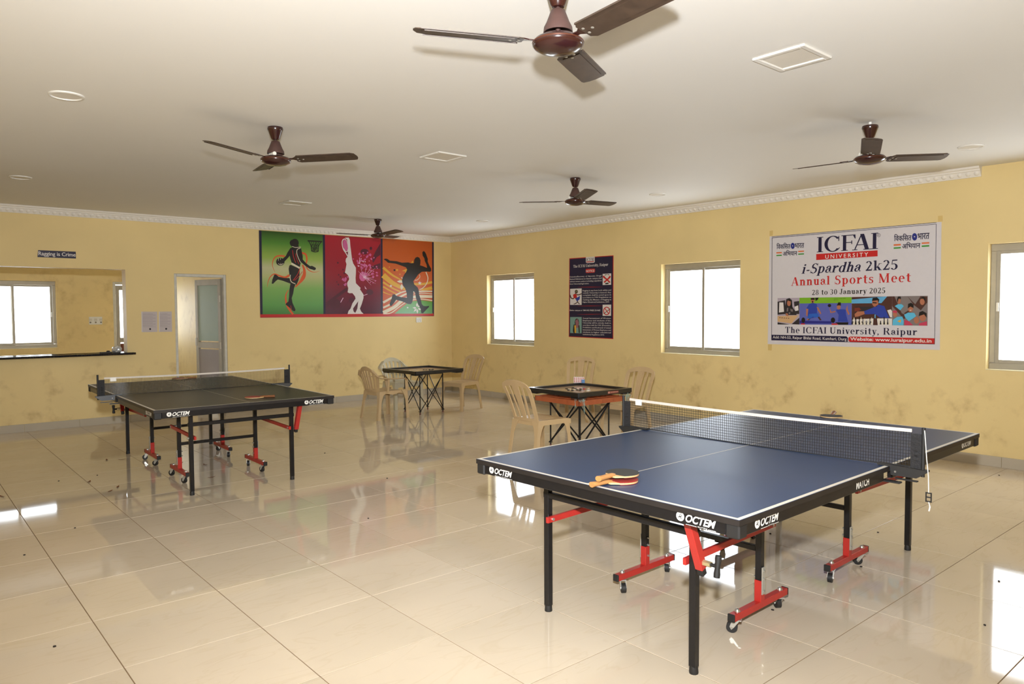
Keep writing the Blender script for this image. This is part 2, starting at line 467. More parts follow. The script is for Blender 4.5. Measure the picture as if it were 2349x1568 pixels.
# annex behind the back wall, seen through the serving hatch and the doorway
AY = 14.9; AX0, AX1 = -0.6, 4.12
wa = hit(131, 797, 1, AY); wb = hit(127, 645, 1, AY); dd0 = hit(258, 646, 1, AY)
W4 = (wb.x-1.25, wb.x, wa.z, wb.z)
D2 = (dd0.x, dd0.x+0.85, 0.0, dd0.z)
wall_cells('wall_annex_far', 1, AY, AY+WT, AX0-WT, AX1+WT, 0, HC, [W4, D2], WALL_AN)
wall_cells('wall_annex_left', 0, AX0-WT, AX0, YB+WT, AY, 0, HC, [], WALL_AN)
wall_cells('wall_annex_right', 0, AX1, AX1+WT, YB+WT, AY, 0, HC, [], WALL_AN)
MB().box(((AX0+AX1)/2, (YB+WT+AY)/2, HC+0.06), (AX1-AX0+2*WT, AY-YB-WT-0.001, 0.12)).build('ceiling_annex', CEIL, kind='structure')
MB().box(((AX0+AX1)/2, (YB+WT+AY)/2+0.2, -0.05), (AX1-AX0+2*WT, AY-YB, 0.1)).build('floor_annex', P('annex_floor', (190, 172, 142), 0.2), kind='structure')
window('window_4', 'aluminium sliding window inside the room beyond the hatch', ((W4[0]+W4[1])/2, AY), 0, W4[1]-W4[0], W4[2], W4[3], 0.03)
portal('window_4_daylight', ((W4[0]+W4[1])/2, AY+WT, 1.5), (-PI/2, 0, 0), 1.2, 1.1)

# hatch ledge
MB().box(((SERVE[0]+SERVE[1])/2+0.02, YB+0.06, SERVE[2]-0.014), (SERVE[1]-SERVE[0]+0.12, 0.36, 0.028), ch=0.004).build('trim_3', GRANITE, kind='structure', label='black granite ledge of the serving hatch')

# doors: aluminium frame and a leaf with glass above and a grey panel below
FROST = P('frosted_glass', (158, 172, 160), 0.3, var=0.12, scale=3)
PANELG = P('grey_door_panel', (146, 138, 134), 0.35, var=0.08, scale=4)
REDP = P('brown_door_panel', (120, 62, 38), 0.35, var=0.1)
HINGE = P('door_hardware', (205, 200, 190), 0.35, 0.6)
def leaf(root, w, h, loc, rz, glass_mat_, panel_mat):
    st = 0.06; mid = h*0.5
    m = MB()
    m.box((st/2, 0, h/2), (st, 0.04, h), ch=0.004).box((w-st/2, 0, h/2), (st, 0.04, h), ch=0.004)
    m.box((w/2, 0, h-0.045), (w-2*st, 0.04, 0.09), ch=0.004).box((w/2, 0, mid), (w-2*st, 0.04, 0.09), ch=0.004).box((w/2, 0, 0.05), (w-2*st, 0.04, 0.1), ch=0.004)
    lf = m.build('leaf', ALU, root); lf.location = loc; lf.rotation_euler = (0, 0, rz)
    MB().box((w/2, 0, (mid+h)/2), (w-2*st, 0.008, h-mid-0.13)).build('glass', glass_mat_, lf)
    MB().box((w/2, 0, mid/2), (w-2*st, 0.012, mid-0.13)).build('lower_panel', panel_mat, lf)
    for sy in (-1, 1): MB().box((w-0.03, sy*0.03, mid+0.05), (0.03, 0.025, 0.12), ch=0.004).build('handle', HINGE, lf)
    for z in (0.3, mid, h-0.3): MB().cyl((0.0, 0.022, z-0.05), (0.0, 0.022, z+0.05), 0.009, n=8).build('hinge', HINGE, lf)
dw = DOOR[1]-DOOR[0]
d1 = structure('door_1', 'grey aluminium door with frosted glass standing open', (DOOR[0]+dw/2, YB, 0))
for s in (-1, 1): MB().box((s*(dw/2-0.019), 0.05, DOOR[3]/2), (0.038, 0.09, DOOR[3]), ch=0.005).build('jamb', ALU_PALE, d1)
MB().box((0, 0.05, DOOR[3]-0.021), (dw-0.076, 0.09, 0.042), ch=0.005).build('head', ALU_PALE, d1)
leaf(d1, 0.64, DOOR[3]-0.07, (dw/2-0.055, 0.08, 0.01), PI-math.atan2(0.62, 0.17), FROST, PANELG)
d2 = structure('door_2', 'glazed door with brown lower panel beyond the hatch', (D2[0], AY, 0))
MB().box((0.025, 0.06, D2[3]/2), (0.05, 0.09, D2[3]), ch=0.005).build('jamb', ALU_PALE, d2)
MB().box((D2[1]-D2[0]-0.025, 0.06, D2[3]/2), (0.05, 0.09, D2[3]), ch=0.005).build('jamb', ALU_PALE, d2)
MB().box(((D2[1]-D2[0])/2, 0.06, D2[3]-0.025), (D2[1]-D2[0]-0.1, 0.09, 0.05), ch=0.005).build('head', ALU_PALE, d2)
leaf(d2, D2[1]-D2[0]-0.11, D2[3]-0.07, (0.055, 0.06, 0.01), 0.0, WPANE, REDP)
# ================================================================== ceiling things
FAN = P('brown_fan_enamel', (50, 22, 19), 0.22, var=0.12, scale=20, coat=0.4)
FAND = P('dusty_fan_enamel', (76, 52, 46), 0.5, var=0.2, scale=30)
BLADE = P('dusty_fan_blade', (70, 55, 44), 0.42, 0.1, var=0.55, scale=18)
STEEL = P('zinc_steel', (190, 188, 182), 0.3, 0.8, var=0.1)
CAPW = P('capacitor_white', (226, 222, 212), 0.35)
def make_fan(drop=0.243):
    r = thing('ceiling_fan', '', 'fan')
    # everything hangs from the ceiling at local z = 0
    q = drop-0.243
    MB().lathe([(0.054, -0.002-q), (0.057, -0.016-q), (0.050, -0.030-q), (0.033, -0.080-q), (0.026, -0.092-q), (0.012, -0.094-q)], 24).build('canopy', FAN, r, smooth=40)
    MB().cyl((0, 0, -0.0), (0, 0, -0.235-q), 0.0105, n=12).build('downrod', FAND if q == 0 else WHITE_PL, r, smooth=40)
    MB().lathe([(0.020, -0.100-q), (0.030, -0.106-q), (0.047, -0.150-q), (0.049, -0.155-q), (0.060, -0.176-q), (0.062, -0.196-q), (0.058, -0.196-q), (0.044, -0.152-q), (0.018, -0.106-q)], 24).build('rod_cover', FAND, r, smooth=40)
    MB().cyl((0.03, -0.025, -0.205-q), (0.05, 0.045, -0.205-q), 0.014, n=12).build('capacitor', CAPW, r, smooth=40)
    z = -0.243-q
    MB().lathe([(0.030, z+0.036), (0.060, z+0.030), (0.098, z+0.018), (0.108, z+0.006), (0.108, z-0.006), (0.100, z-0.016), (0.075, z-0.030), (0.040, z-0.038), (0.0, z-0.041)], 32).build('motor_housing', FAN, r, smooth=40)
    MB().lathe([(0.1085, z+0.007), (0.1100, z+0.004), (0.1085, z+0.001)], 32).build('trim_ring', P('gold_line', (92, 52, 36), 0.35, 0.3), r, smooth=40)
    for k in range(3):
        a = 2*PI*k/3
        rot = Matrix.Rotation(a, 4, 'Z') @ Matrix.Translation((0, 0, z+0.002))
        pit = rot @ Matrix.Rotation(math.radians(-2.4), 4, 'Y') @ Matrix.Rotation(math.radians(-11), 4, 'X')
        out = [(0.150, -0.040), (0.165, -0.058), (0.33, -0.064), (0.560, -0.064), (0.590, -0.050), (0.606, 0.0), (0.606, 0.030), (0.596, 0.058), (0.575, 0.064), (0.33, 0.064), (0.175, 0.062), (0.150, 0.044)]
        bm_ = MB(); bm_.prism(out, -0.0015, 0.0015, pit)
        # pressed rim and a raised centre panel give the blade its relief
        inn = [(0.19, -0.040), (0.55, -0.044), (0.572, 0.0), (0.56, 0.042), (0.19, 0.040)]
        bm_.prism(inn, -0.0045, -0.0010, pit)
        bm_.prism([(0.165, -0.0640), (0.565, -0.0660), (0.565, -0.0610), (0.165, -0.0590)], -0.006, 0.0015, pit)
        bl = bm_.build('blade', BLADE, r)
        br = MB(); br.prism([(0.088, -0.012), (0.125, -0.011), (0.150, -0.028), (0.215, -0.030), (0.222, 0.0), (0.215, 0.030), (0.150, 0.028), (0.125, 0.011), (0.088, 0.012)], 0.0015, 0.006, pit)
        br.build('bracket', FAN, bl)
        for sx, sy in ((0.170, -0.018), (0.170, 0.018), (0.205, 0.0)):
            MB().lathe([(0.0075, -0.0045), (0.006, -0.0065), (0.0, -0.0075)], 8, pit, (sx, sy, 0)).build('screw', STEEL, bl)
    return r
fan0 = make_fan()
fan_tall = make_fan(0.268)
spots = [(fan0, (2.19, 2.25), 28, 'brown three-blade ceiling fan beside the square light, over the blue table'),
         (None, (2.24, 5.30), -161, 'brown ceiling fan over the black table tennis table'),
         (fan_tall, (5.53, 2.41), 85, 'brown ceiling fan hung on a white pipe near the banner'),
         (None, (5.47, 5.37), 120, 'brown ceiling fan over the nearer carrom table'),
         (None, (5.62, 9.62), 31, 'brown ceiling fan in front of the sports mural')]
for src, (x, y), a, lb in spots:
    if src is not None:
        src.location = (x, y, HC); src.rotation_euler = (0, 0, math.radians(a)); src['label'] = lb; src['group'] = 'ceiling fans'; f = src
    else:
        f = dup(fan0, (x, y, HC), math.radians(a), lb, 'ceiling fans')

LPAN = P('light_diffuser', (222, 215, 202), 0.45, var=0.03)
LFRM = P('light_frame_white', (228, 224, 216), 0.35, var=0.02)
def sq_light(x, y, s, lb):
    t = thing('square_ceiling_light', lb, 'light', (x, y, HC), 0, 'square ceiling lights')
    m = MB(); fw = 0.03
    for c, d in (((0, s/2-fw/2, -0.006), (s, fw, 0.012)), ((0, -s/2+fw/2, -0.006), (s, fw, 0.012)), ((s/2-fw/2, 0, -0.006), (fw, s-2*fw, 0.012)), ((-s/2+fw/2, 0, -0.006), (fw, s-2*fw, 0.012))): m.box(c, d, ch=0.003)
    m.build('frame', LFRM, t); MB().box((0, 0, -0.003), (s-2*fw, s-2*fw, 0.004)).build('diffuser', LPAN, t)
sq_light(3.78, 2.07, 0.30, 'square white panel light between the near fans')
sq_light(3.79, 5.35, 0.30, 'square white panel light in the middle of the ceiling')
sq_light(3.97, 8.81, 0.30, 'square white panel light near the mural wall')
def rd_light(x, y, lb):
    t = thing('round_downlight', lb, 'light', (x, y, HC), 0, 'round downlights')
    MB().lathe([(0.100, 0), (0.100, -0.006), (0.094, -0.010), (0.086, -0.010), (0.084, -0.004), (0.084, -0.001)], 28).build('rim', LFRM, t, smooth=40)
    MB().lathe([(0.084, -0.001), (0.084, -0.004), (0.0, -0.0045)], 28).build('diffuser', LPAN, t, smooth=40)
rd_light(0.91, 5.35, 'round flush downlight left of the fan over the black table')
rd_light(1.08, 8.85, 'round flush downlight above the serving hatch sign')
rd_light(7.02, 2.22, 'round flush downlight by the cut end of the cornice')
rd_light(6.99, 5.50, 'round flush downlight in line with the window beside the banner')
rd_light(6.96, 8.80, 'round flush downlight in line with the corner window')
# ================================================================== lettering
def font_geom(txt, bold=0.0, shear=0.0, res=3, spacing=1.0):
    """outline letters from the built-in font -> (verts2d, faces)"""
    cu = bpy.data.curves.new('lettering', 'FONT'); cu.body = txt; cu.size = 1.0; cu.shear = shear
    cu.offset = bold; cu.resolution_u = res; cu.fill_mode = 'FRONT'; cu.space_character = spacing
    ob = bpy.data.objects.new('lettering', cu); COL.objects.link(ob)
    dg = bpy.context.evaluated_depsgraph_get()
    me = bpy.data.meshes.new_from_object(ob.evaluated_get(dg))
    vs = [(v.co.x, v.co.y) for v in me.vertices]; fs = [tuple(p.vertices) for p in me.polygons]
    bpy.data.objects.remove(ob); bpy.data.curves.remove(cu); bpy.data.meshes.remove(me)
    return vs, fs

# a bold book face drawn from strokes: stems, hairlines, serifs and swelling bowls
class Serif:
    ST, HL, SL = 0.155, 0.050, 0.075
    def __init__(s): s.v = []; s.f = []
    def poly(s, pts):
        o = len(s.v); s.v += pts; s.f.append(tuple(range(o, o+len(pts))))
    def rect(s, x0, y0, x1, y1): s.poly([(x0, y0), (x1, y0), (x1, y1), (x0, y1)])
    def stem(s, x, y0, y1, bot=True, top=True, w=None):
        w = w or s.ST; s.rect(x, y0, x+w, y1)
        if bot: s.rect(x-s.SL, y0, x+w+s.SL, y0+0.045)
        if top: s.rect(x-s.SL, y1-0.045, x+w+s.SL, y1)
        if top == 'L' or top == 'F': pass
    def flag(s, x, y): s.poly([(x-s.SL, y-0.085), (x+0.01, y-0.10), (x+0.01, y), (x-s.SL, y-0.05)])
    def arc(s, cx, cy, rx, ry, a0, a1, wv=None, wh=None, n=18):
        wv = wv or s.ST; wh = wh or s.HL
        for k in range(n):
            t0, t1 = (math.radians(a0+(a1-a0)*q/n) for q in (k, k+1))
            s.poly([(cx+rx*math.cos(t0), cy+ry*math.sin(t0)), (cx+rx*math.cos(t1), cy+ry*math.sin(t1)),
                    (cx+(rx-wv)*math.cos(t1), cy+(ry-wh)*math.sin(t1)), (cx+(rx-wv)*math.cos(t0), cy+(ry-wh)*math.sin(t0))])
    def diag(s, x0, y0, x1, y1, w): s.poly([(x0, y0), (x0+w, y0), (x1+w, y1), (x1, y1)])
    def ball(s, cx, cy, r): s.poly([(cx+r*math.cos(2*PI*i/10), cy+r*math.sin(2*PI*i/10)) for i in range(10)])
def serif_glyph(ch):
    g = Serif(); ST, HL, X = g.ST, g.HL, 0.68; w = 0.5
    if ch == 'I': g.stem(0.09, 0, 1); w = 0.36
    elif ch == 'C': g.arc(0.42, 0.5, 0.40, 0.52, 40, 320, 0.16, 0.055, 30); g.rect(0.68, 0.66, 0.72, 0.98); g.poly([(0.70, 0.13), (0.76, 0.22), (0.74, 0.25), (0.66, 0.17)]); w = 0.80
    elif ch == 'F': g.stem(0.09, 0, 1); g.rect(0.2, 0.95, 0.66, 1); g.poly([(0.66, 1), (0.67, 0.74), (0.63, 0.74), (0.55, 0.96)]); g.rect(0.2, 0.49, 0.50, 0.54); g.rect(0.48, 0.40, 0.52, 0.63); w = 0.70
    elif ch == 'A': g.diag(0.06, 0, 0.37, 1.0, 0.055); g.diag(0.56, 0, 0.33, 1.0, 0.175); g.rect(0.18, 0.30, 0.60, 0.35); g.rect(-0.02, 0, 0.22, 0.045); g.rect(0.48, 0, 0.82, 0.045); w = 0.80
    elif ch == 'U': g.stem(0.08, 0.3, 1, False, True); g.arc(0.36, 0.32, 0.28, 0.34, 180, 360, 0.10, 0.075); g.rect(0.58, 0.3, 0.64, 1); g.rect(0.50, 0.955, 0.74, 1); g.poly([(0.08, 0.34), (0.235, 0.34), (0.30, 0.08), (0.16, 0.12)]); w = 0.78
    elif ch == 'S': g.arc(0.30, 0.73, 0.25, 0.28, 30, 250, 0.13, 0.055); g.arc(0.29, 0.27, 0.27, 0.29, -150, 70, 0.14, 0.055); g.poly([(0.12, 0.60), (0.24, 0.50), (0.50, 0.38), (0.46, 0.52), (0.22, 0.66)]); g.rect(0.49, 0.72, 0.53, 0.99); g.rect(0.03, 0.01, 0.07, 0.30); w = 0.60
    elif ch == 'M': g.stem(0.07, 0, 1, True, True, 0.06); g.stem(0.70, 0, 1); g.diag(0.36, 0.02, 0.03, 1.0, 0.16); g.diag(0.40, 0.02, 0.72, 1.0, 0.06); w = 0.98
    elif ch == 'J': g.rect(0.20, 0.22, 0.355, 1); g.rect(0.12, 0.955, 0.45, 1); g.arc(0.17, 0.20, 0.185, 0.22, 180, 360, 0.10, 0.06); g.ball(0.05, 0.20, 0.075); w = 0.48
    elif ch == 'T': g.stem(0.26, 0, 1); g.rect(0.02, 0.95, 0.66, 1); g.poly([(0.02, 1), (0.02, 0.72), (0.06, 0.72), (0.14, 0.96)]); g.poly([(0.66, 1), (0.66, 0.72), (0.62, 0.72), (0.54, 0.96)]); w = 0.70
    elif ch == 'R': g.stem(0.09, 0, 1); g.rect(0.2, 0.95, 0.40, 1); g.rect(0.2, 0.47, 0.42, 0.52); g.arc(0.40, 0.735, 0.26, 0.265, -90, 90, 0.15, 0.05); g.diag(0.60, 0, 0.34, 0.5, 0.17); g.rect(0.58, 0, 0.84, 0.045); w = 0.82
    elif ch in 'nhm':
        g.stem(0.08, 0, 1.0 if ch == 'h' else X, True, False); g.flag(0.08, 1.0 if ch == 'h' else X); g.arc(0.35, 0.42, 0.18, 0.27, 0, 150, 0.155, 0.075); g.stem(0.375, 0, 0.44, True, False); w = 0.62
    elif ch == 'u': g.rect(0.08, 0.22, 0.235, X); g.flag(0.08, X); g.arc(0.26, 0.24, 0.18, 0.25, 180, 320, 0.155, 0.075); g.stem(0.36, 0, X, True, False); g.flag(0.36, X); w = 0.60
    elif ch == 'a': g.rect(0.30, 0.12, 0.45, 0.50); g.arc(0.25, 0.48, 0.20, 0.21, 0, 165, 0.13, 0.06); g.ball(0.115, 0.50, 0.075); g.arc(0.21, 0.19, 0.19, 0.20, 60, 320, 0.14, 0.06); g.poly([(0.30, 0.44), (0.30, 0.37), (0.22, 0.34), (0.20, 0.40)]); g.rect(0.40, 0.02, 0.54, 0.09); w = 0.54
    elif ch == 'l': g.stem(0.08, 0, 1, True, False); g.flag(0.08, 1.0); w = 0.33
    elif ch == 'p': g.stem(0.08, -0.28, X, True, False); g.flag(0.08, X); g.arc(0.32, 0.335, 0.25, 0.35, -150, 150, 0.15, 0.06, 24); w = 0.62
    elif ch == 'd': g.stem(0.38, 0, 1, False, False); g.flag(0.38, 1.0); g.rect(0.38, 0, 0.60, 0.05); g.arc(0.29, 0.335, 0.25, 0.35, 30, 330, 0.15, 0.06, 24); w = 0.62
    elif ch == 'o': g.arc(0.29, 0.335, 0.27, 0.355, 0, 360, 0.15, 0.05, 28); w = 0.58
    elif ch == 'e': g.arc(0.27, 0.335, 0.25, 0.355, 0, 310, 0.145, 0.055, 26); g.rect(0.13, 0.35, 0.51, 0.40); w = 0.54
    elif ch == 'r': g.stem(0.08, 0, X, True, False); g.flag(0.08, X); g.arc(0.36, 0.40, 0.15, 0.28, 70, 170, 0.10, 0.10); g.ball(0.42, 0.58, 0.08); w = 0.50
    elif ch == 't': g.rect(0.12, 0.14, 0.27, 0.88); g.arc(0.29, 0.16, 0.17, 0.17, 180, 320, 0.15, 0.07); g.rect(0.02, X-0.06, 0.40, X); g.poly([(0.02, X-0.06), (0.27, 0.90), (0.27, X-0.06)]); w = 0.42
    elif ch == 's': g.arc(0.22, 0.50, 0.18, 0.19, 30, 250, 0.11, 0.05); g.arc(0.22, 0.19, 0.20, 0.20, -150, 70, 0.12, 0.05); g.poly([(0.07, 0.42), (0.16, 0.34), (0.40, 0.24), (0.36, 0.36), (0.16, 0.46)]); g.rect(0.36, 0.50, 0.40, 0.67); g.rect(0.03, 0.01, 0.07, 0.20); w = 0.46
    elif ch == 'k': g.stem(0.08, 0, 1, True, False); g.flag(0.08, 1.0); g.diag(0.20, 0.26, 0.46, X, 0.06); g.diag(0.42, 0, 0.24, 0.38, 0.17); g.rect(0.38, X-0.04, 0.62, X); g.rect(0.38, 0, 0.66, 0.045); w = 0.66
    elif ch == 'i': g.stem(0.08, 0, X, True, False); g.flag(0.08, X); g.ball(0.155, 0.88, 0.088); w = 0.33
    elif ch in 'vy':
        g.diag(0.20, 0, 0.04, X, 0.16); g.diag(0.25, 0, 0.43, X, 0.055); g.rect(-0.02, X-0.045, 0.28, X); g.rect(0.34, X-0.045, 0.56, X); w = 0.54
        if ch == 'y': g.diag(0.13, -0.26, 0.27, 0.06, 0.06); g.ball(0.10, -0.22, 0.075)
    elif ch == '0': g.arc(0.26, 0.48, 0.24, 0.50, 0, 360, 0.135, 0.05, 28); w = 0.56
    elif ch == '2': g.arc(0.25, 0.72, 0.23, 0.26, -20, 160, 0.14, 0.06); g.diag(0.04, 0.04, 0.34, 0.62, 0.12); g.rect(0.03, 0, 0.48, 0.13); g.rect(0.45, 0.08, 0.50, 0.24); w = 0.56
    elif ch == '3': g.arc(0.23, 0.74, 0.22, 0.24, -70, 150, 0.13, 0.05); g.arc(0.22, 0.26, 0.26, 0.28, -150, 80, 0.15, 0.05); w = 0.56
    elif ch == '5': g.rect(0.10, 0.86, 0.46, 0.97); g.diag(0.05, 0.50, 0.10, 0.97, 0.05); g.arc(0.22, 0.29, 0.27, 0.31, -150, 120, 0.16, 0.06); w = 0.56
    elif ch == '8': g.arc(0.26, 0.73, 0.20, 0.25, 0, 360, 0.11, 0.05, 24); g.arc(0.26, 0.26, 0.24, 0.28, 0, 360, 0.125, 0.05, 24); w = 0.56
    elif ch == ',': g.ball(0.10, 0.06, 0.085); g.diag(0.02, -0.18, 0.12, 0.04, 0.06); w = 0.26
    elif ch == '-': g.rect(0.04, 0.26, 0.30, 0.37); w = 0.36
    elif ch == ' ': w = 0.28
    return g.v, g.f, w
def serif_geom(txt, shear=0.0, track=0.03):
    vs, fs, x, wd, k, pv = [], [], 0.0, [], 0, ''
    for ch in txt:
        if pv == 'F' and ch == 'A': x -= 0.16
        pv = ch
        k += ch == ' '
        v, f, w = serif_glyph(ch); o = len(vs)
        vs += [(x+a+shear*b, b) for a, b in v]; fs += [tuple(i+o for i in q) for q in f]; wd += [k]*len(f); x += w+track
    return vs, fs, wd

# ------------------------------------------------------------------ prints on the walls
LAYER = 0.0009
class Sheet:
    """a flat thing on a wall; artwork is given in photo pixels and laid on the wall plane"""
    def __init__(s, name, label, cat, axis, plane, base_px, crop=(0, 0, 1.0), group=None):
        s.axis, s.plane = axis, plane; s.crop = crop
        b = hit(*base_px, axis, plane); s.o = Vector(b)
        s.root = thing(name, label, cat, s.o, 0, group)
    def at(s, p, lay=0.0, raw=False):
        x, y, k = s.crop
        u, v = p if raw else (x+p[0]/k, y+p[1]/k)
        q = hit(u, v, s.axis, s.plane); q[s.axis] -= lay
        return q-s.o
    def slab(s, px, th, name, mat, raw=False, label=None):
        f = [s.at(p, th, raw) for p in px]; b = [s.at(p, 0.0002, raw) for p in px]; n = len(px)
        tr = tessellate_polygon([f])
        fs = [tuple(t) for t in tr]+[tuple(n+i for i in t[::-1]) for t in tr]+[(i, (i+1) % n, n+(i+1) % n, n+i) for i in range(n)]
        return MB().add(f+b, fs).build(name, mat, s.root, label=label)
    def polys(s, plist, lay, name, mat, parent=None, label=None, split=False):
        if split:                              # separate printed shapes, one object each
            for k, px in enumerate(plist): s.polys([px], lay+k*1.2e-5, name, mat, parent, label)
            return
        mb = MB()
        for k, px in enumerate(plist):         # overlapping shapes lie a hair above one another
            f = [s.at(p, lay+k*1.2e-5) for p in px]
            mb.add(f, [tuple(t) for t in tessellate_polygon([f])])
        return mb.build(name, mat, parent or s.root, label=label, kind='stuff' if len(plist) > 12 else None)
    def ribbon(s, pts, w0, w1=None, wm=None, n=4):
        """a tapering stroke as a polygon in pixels"""
        w1 = w0 if w1 is None else w1; P_ = []
        m = len(pts)
        cr = []
        for i in range(m-1):                       # Catmull-Rom through the points
            p0, p1, p2, p3 = pts[max(0, i-1)], pts[i], pts[i+1], pts[min(m-1, i+2)]
            for k in range(n):
                t = k/n
                cr.append(tuple(0.5*((2*p1[q])+(-p0[q]+p2[q])*t+(2*p0[q]-5*p1[q]+4*p2[q]-p3[q])*t*t+(-p0[q]+3*p1[q]-3*p2[q]+p3[q])*t**3) for q in (0, 1)))
        cr.append(pts[-1]); N = len(cr); L, R_ = [], []
        for i, p in enumerate(cr):
            a, b = cr[max(0, i-1)], cr[min(N-1, i+1)]
            dx, dy = b[0]-a[0], b[1]-a[1]; l = math.hypot(dx, dy) or 1
            t = i/(N-1); w = (w0+(w1-w0)*t) if wm is None else (w0+(wm-w0)*2*t if t < .5 else wm+(w1-wm)*(2*t-1))
            nx, ny = -dy/l*w/2, dx/l*w/2
            L.append((p[0]+nx, p[1]+ny)); R_.append((p[0]-nx, p[1]-ny))
        return L+R_[::-1]
    def text(s, geom, bl, br, tl, lay, name, mat, cap=None, raw=False, parent=None):
        """letters fitted between pixel bl and br on the base line, as tall as tl; cap=None fits the whole box"""
        vs, fs = geom[:2]; wd = geom[2] if len(geom) > 2 else [0]*len(fs)
        x0, x1 = min(v[0] for v in vs), max(v[0] for v in vs)
        y0, y1 = (0.0, cap) if cap else (min(v[1] for v in vs), max(v[1] for v in vs))
        A, B, T = s.at(bl, lay, raw), s.at(br, lay, raw), s.at(tl, lay, raw); up = Vector((0, 0, (T-A).z)); ac = B-A
        pts = [A+ac*((x-x0)/(x1-x0))+up*((y-y0)/(y1-y0)) for x, y in vs]
        if len(geom) > 2:
            for k, f in enumerate(fs):
                for i in f: pts[i][s.axis] -= (k % 9)*1.2e-5
        for k in sorted(set(wd)):              # one object for each word
            ff = [f for f, q in zip(fs, wd) if q == k]; used = sorted({i for f in ff for i in f}); mp = {i: n for n, i in enumerate(used)}
            MB().add([pts[i] for i in used], [tuple(mp[i] for i in f) for f in ff]).build(name, mat, parent or s.root)
def ink(name, rgb, rough=0.35, var=0.03): return P('ink_'+name, rgb, rough, var=var, scale=25)
def heavy(g, d):
    """embolden by laying shifted copies over one another"""
    vs, fs, n = [], [], len(g[0])
    for k, (a, b) in enumerate(((0, 0), (d, 0), (-d, 0), (0, d*.6), (0, -d*.6))):
        vs += [(x+a, y+b) for x, y in g[0]]; fs += [tuple(i+k*n for i in f) for f in g[1]]
    return vs, fs, [0]*len(fs)
# ================================================================== sports mural on the back wall
BLACK = ink('black', (24, 20, 20)); NAVY = ink('navy', (26, 22, 58)); RED = ink('red', (196, 34, 34)); WHITE = ink('white', (226, 220, 216))
ORNG = ink('orange', (222, 92, 40)); CRIM = ink('crimson', (168, 24, 48)); YEL = ink('amber', (222, 170, 52)); PINK = ink('pink', (206, 96, 150))
MARN = ink('maroon', (84, 22, 44)); GRN = ink('green', (70, 150, 62)); LPINK = ink('pale_pink', (232, 186, 210)); CREAM = ink('cream', (226, 216, 190))
mural = Sheet('sports_mural', 'long triptych banner of three athlete silhouettes below the cornice', 'banner', 1, YB, (796, 728))
mural.slab([(593.8, 528), (994.7, 555), (995.4, 724.8), (597, 728.4)], 0.004, 'backing_sheet', NAVY)
def panel(px, name, mat): return mural.polys([px], 0.004+LAYER, name, mat)
mural.crop = (580, 500, 6.535)
G_GREEN = gradient_print('ink_green_fade', [(0.0, (66, 128, 58)), (0.12, (96, 160, 78)), (0.32, (128, 178, 92)), (0.46, (186, 190, 130)), (0.56, (196, 196, 152)), (0.68, (150, 180, 80)), (0.86, (84, 140, 50)), (1.0, (44, 78, 28))])
pg = panel([(128, 187), (1046, 247), (1056, 1437), (145, 1441)], 'green_panel', G_GREEN)
panel([(108, 1442), (0+1310, 1437), (2700, 1424), (2713, 1464), (1310, 1483), (110, 1489)], 'red_border', RED)
L2, L3, L4 = 0.004+2*LAYER, 0.004+3*LAYER, 0.004+4*LAYER
mural.polys([mural.ribbon(p, a, b, c) for p, a, b, c in (
    ([(330, 810), (293, 720), (300, 640), (340, 580), (400, 565), (475, 572)], 3, 26, 16),
    ([(215, 1035), (225, 960), (260, 880), (320, 838), (400, 866), (480, 888), (545, 855)], 3, 34, 18),
    ([(732, 522), (790, 545), (808, 620), (795, 700), (820, 765), (880, 803), (940, 808), (1000, 793)], 30, 2, 16),
    ([(742, 700), (768, 770), (768, 850), (735, 920), (690, 975), (632, 1035)], 22, 14, 58),
    ([(532, 1075), (496, 1140), (492, 1220), (512, 1310), (560, 1390), (600, 1440)], 8, 28, 30))], L2, 'ribbon_swirl', ORNG, pg, split=True)
mural.polys([
    ring_pts(628, 374, 58, 64, 20), [(548, 372), (560, 340), (590, 322), (580, 360), (590, 430), (560, 405)],
    [(590, 420), (680, 400), (690, 440), (600, 445)],
    [(560, 450), (600, 432), (680, 432), (720, 450), (735, 520), (720, 600), (716, 660), (700, 745), (640, 708), (580, 668), (560, 610), (545, 540), (548, 490)],
    [(560, 450), (520, 510), (490, 570), (440, 612), (455, 660), (475, 648), (530, 590), (556, 555)], ring_pts(410, 655, 63, 58, 20),
    [(690, 450), (725, 480), (745, 570), (745, 620), (800, 680), (855, 720), (885, 715), (942, 745), (940, 770), (918, 782), (900, 775), (850, 760), (790, 720), (720, 660), (690, 600)],
    [(565, 700), (700, 757), (697, 860), (682, 930), (652, 1000), (630, 985), (575, 960), (555, 900), (545, 850), (535, 760), (545, 712)],
    [(565, 900), (470, 897), (385, 880), (345, 845), (320, 845), (290, 920), (280, 980), (300, 985), (350, 935), (375, 920), (450, 940), (570, 985)],
    [(566, 960), (637, 988), (615, 1050), (602, 1130), (580, 1200), (592, 1270), (637, 1370), (628, 1395), (600, 1390), (555, 1345), (488, 1295), (500, 1272), (530, 1250), (540, 1180), (545, 1080), (556, 1010)]],
    L3, 'basketball_player', BLACK, pg)
mural.polys([mural.ribbon(p, w_) for p, w_ in (([(588, 425), (640, 440), (715, 432)], 8), ([(712, 448), (665, 470), (655, 520), (680, 600), (712, 665)], 9), ([(575, 678), (640, 715), (705, 752)], 26),
    ([(560, 850), (556, 900), (575, 955), (635, 985)], 11), ([(385, 600), (378, 640)], 6), ([(412, 600), (412, 625)], 6), ([(380, 680), (412, 700), (455, 680)], 8), ([(415, 675), (420, 705)], 6))], L4, 'kit_piping', CREAM, pg, split=True)
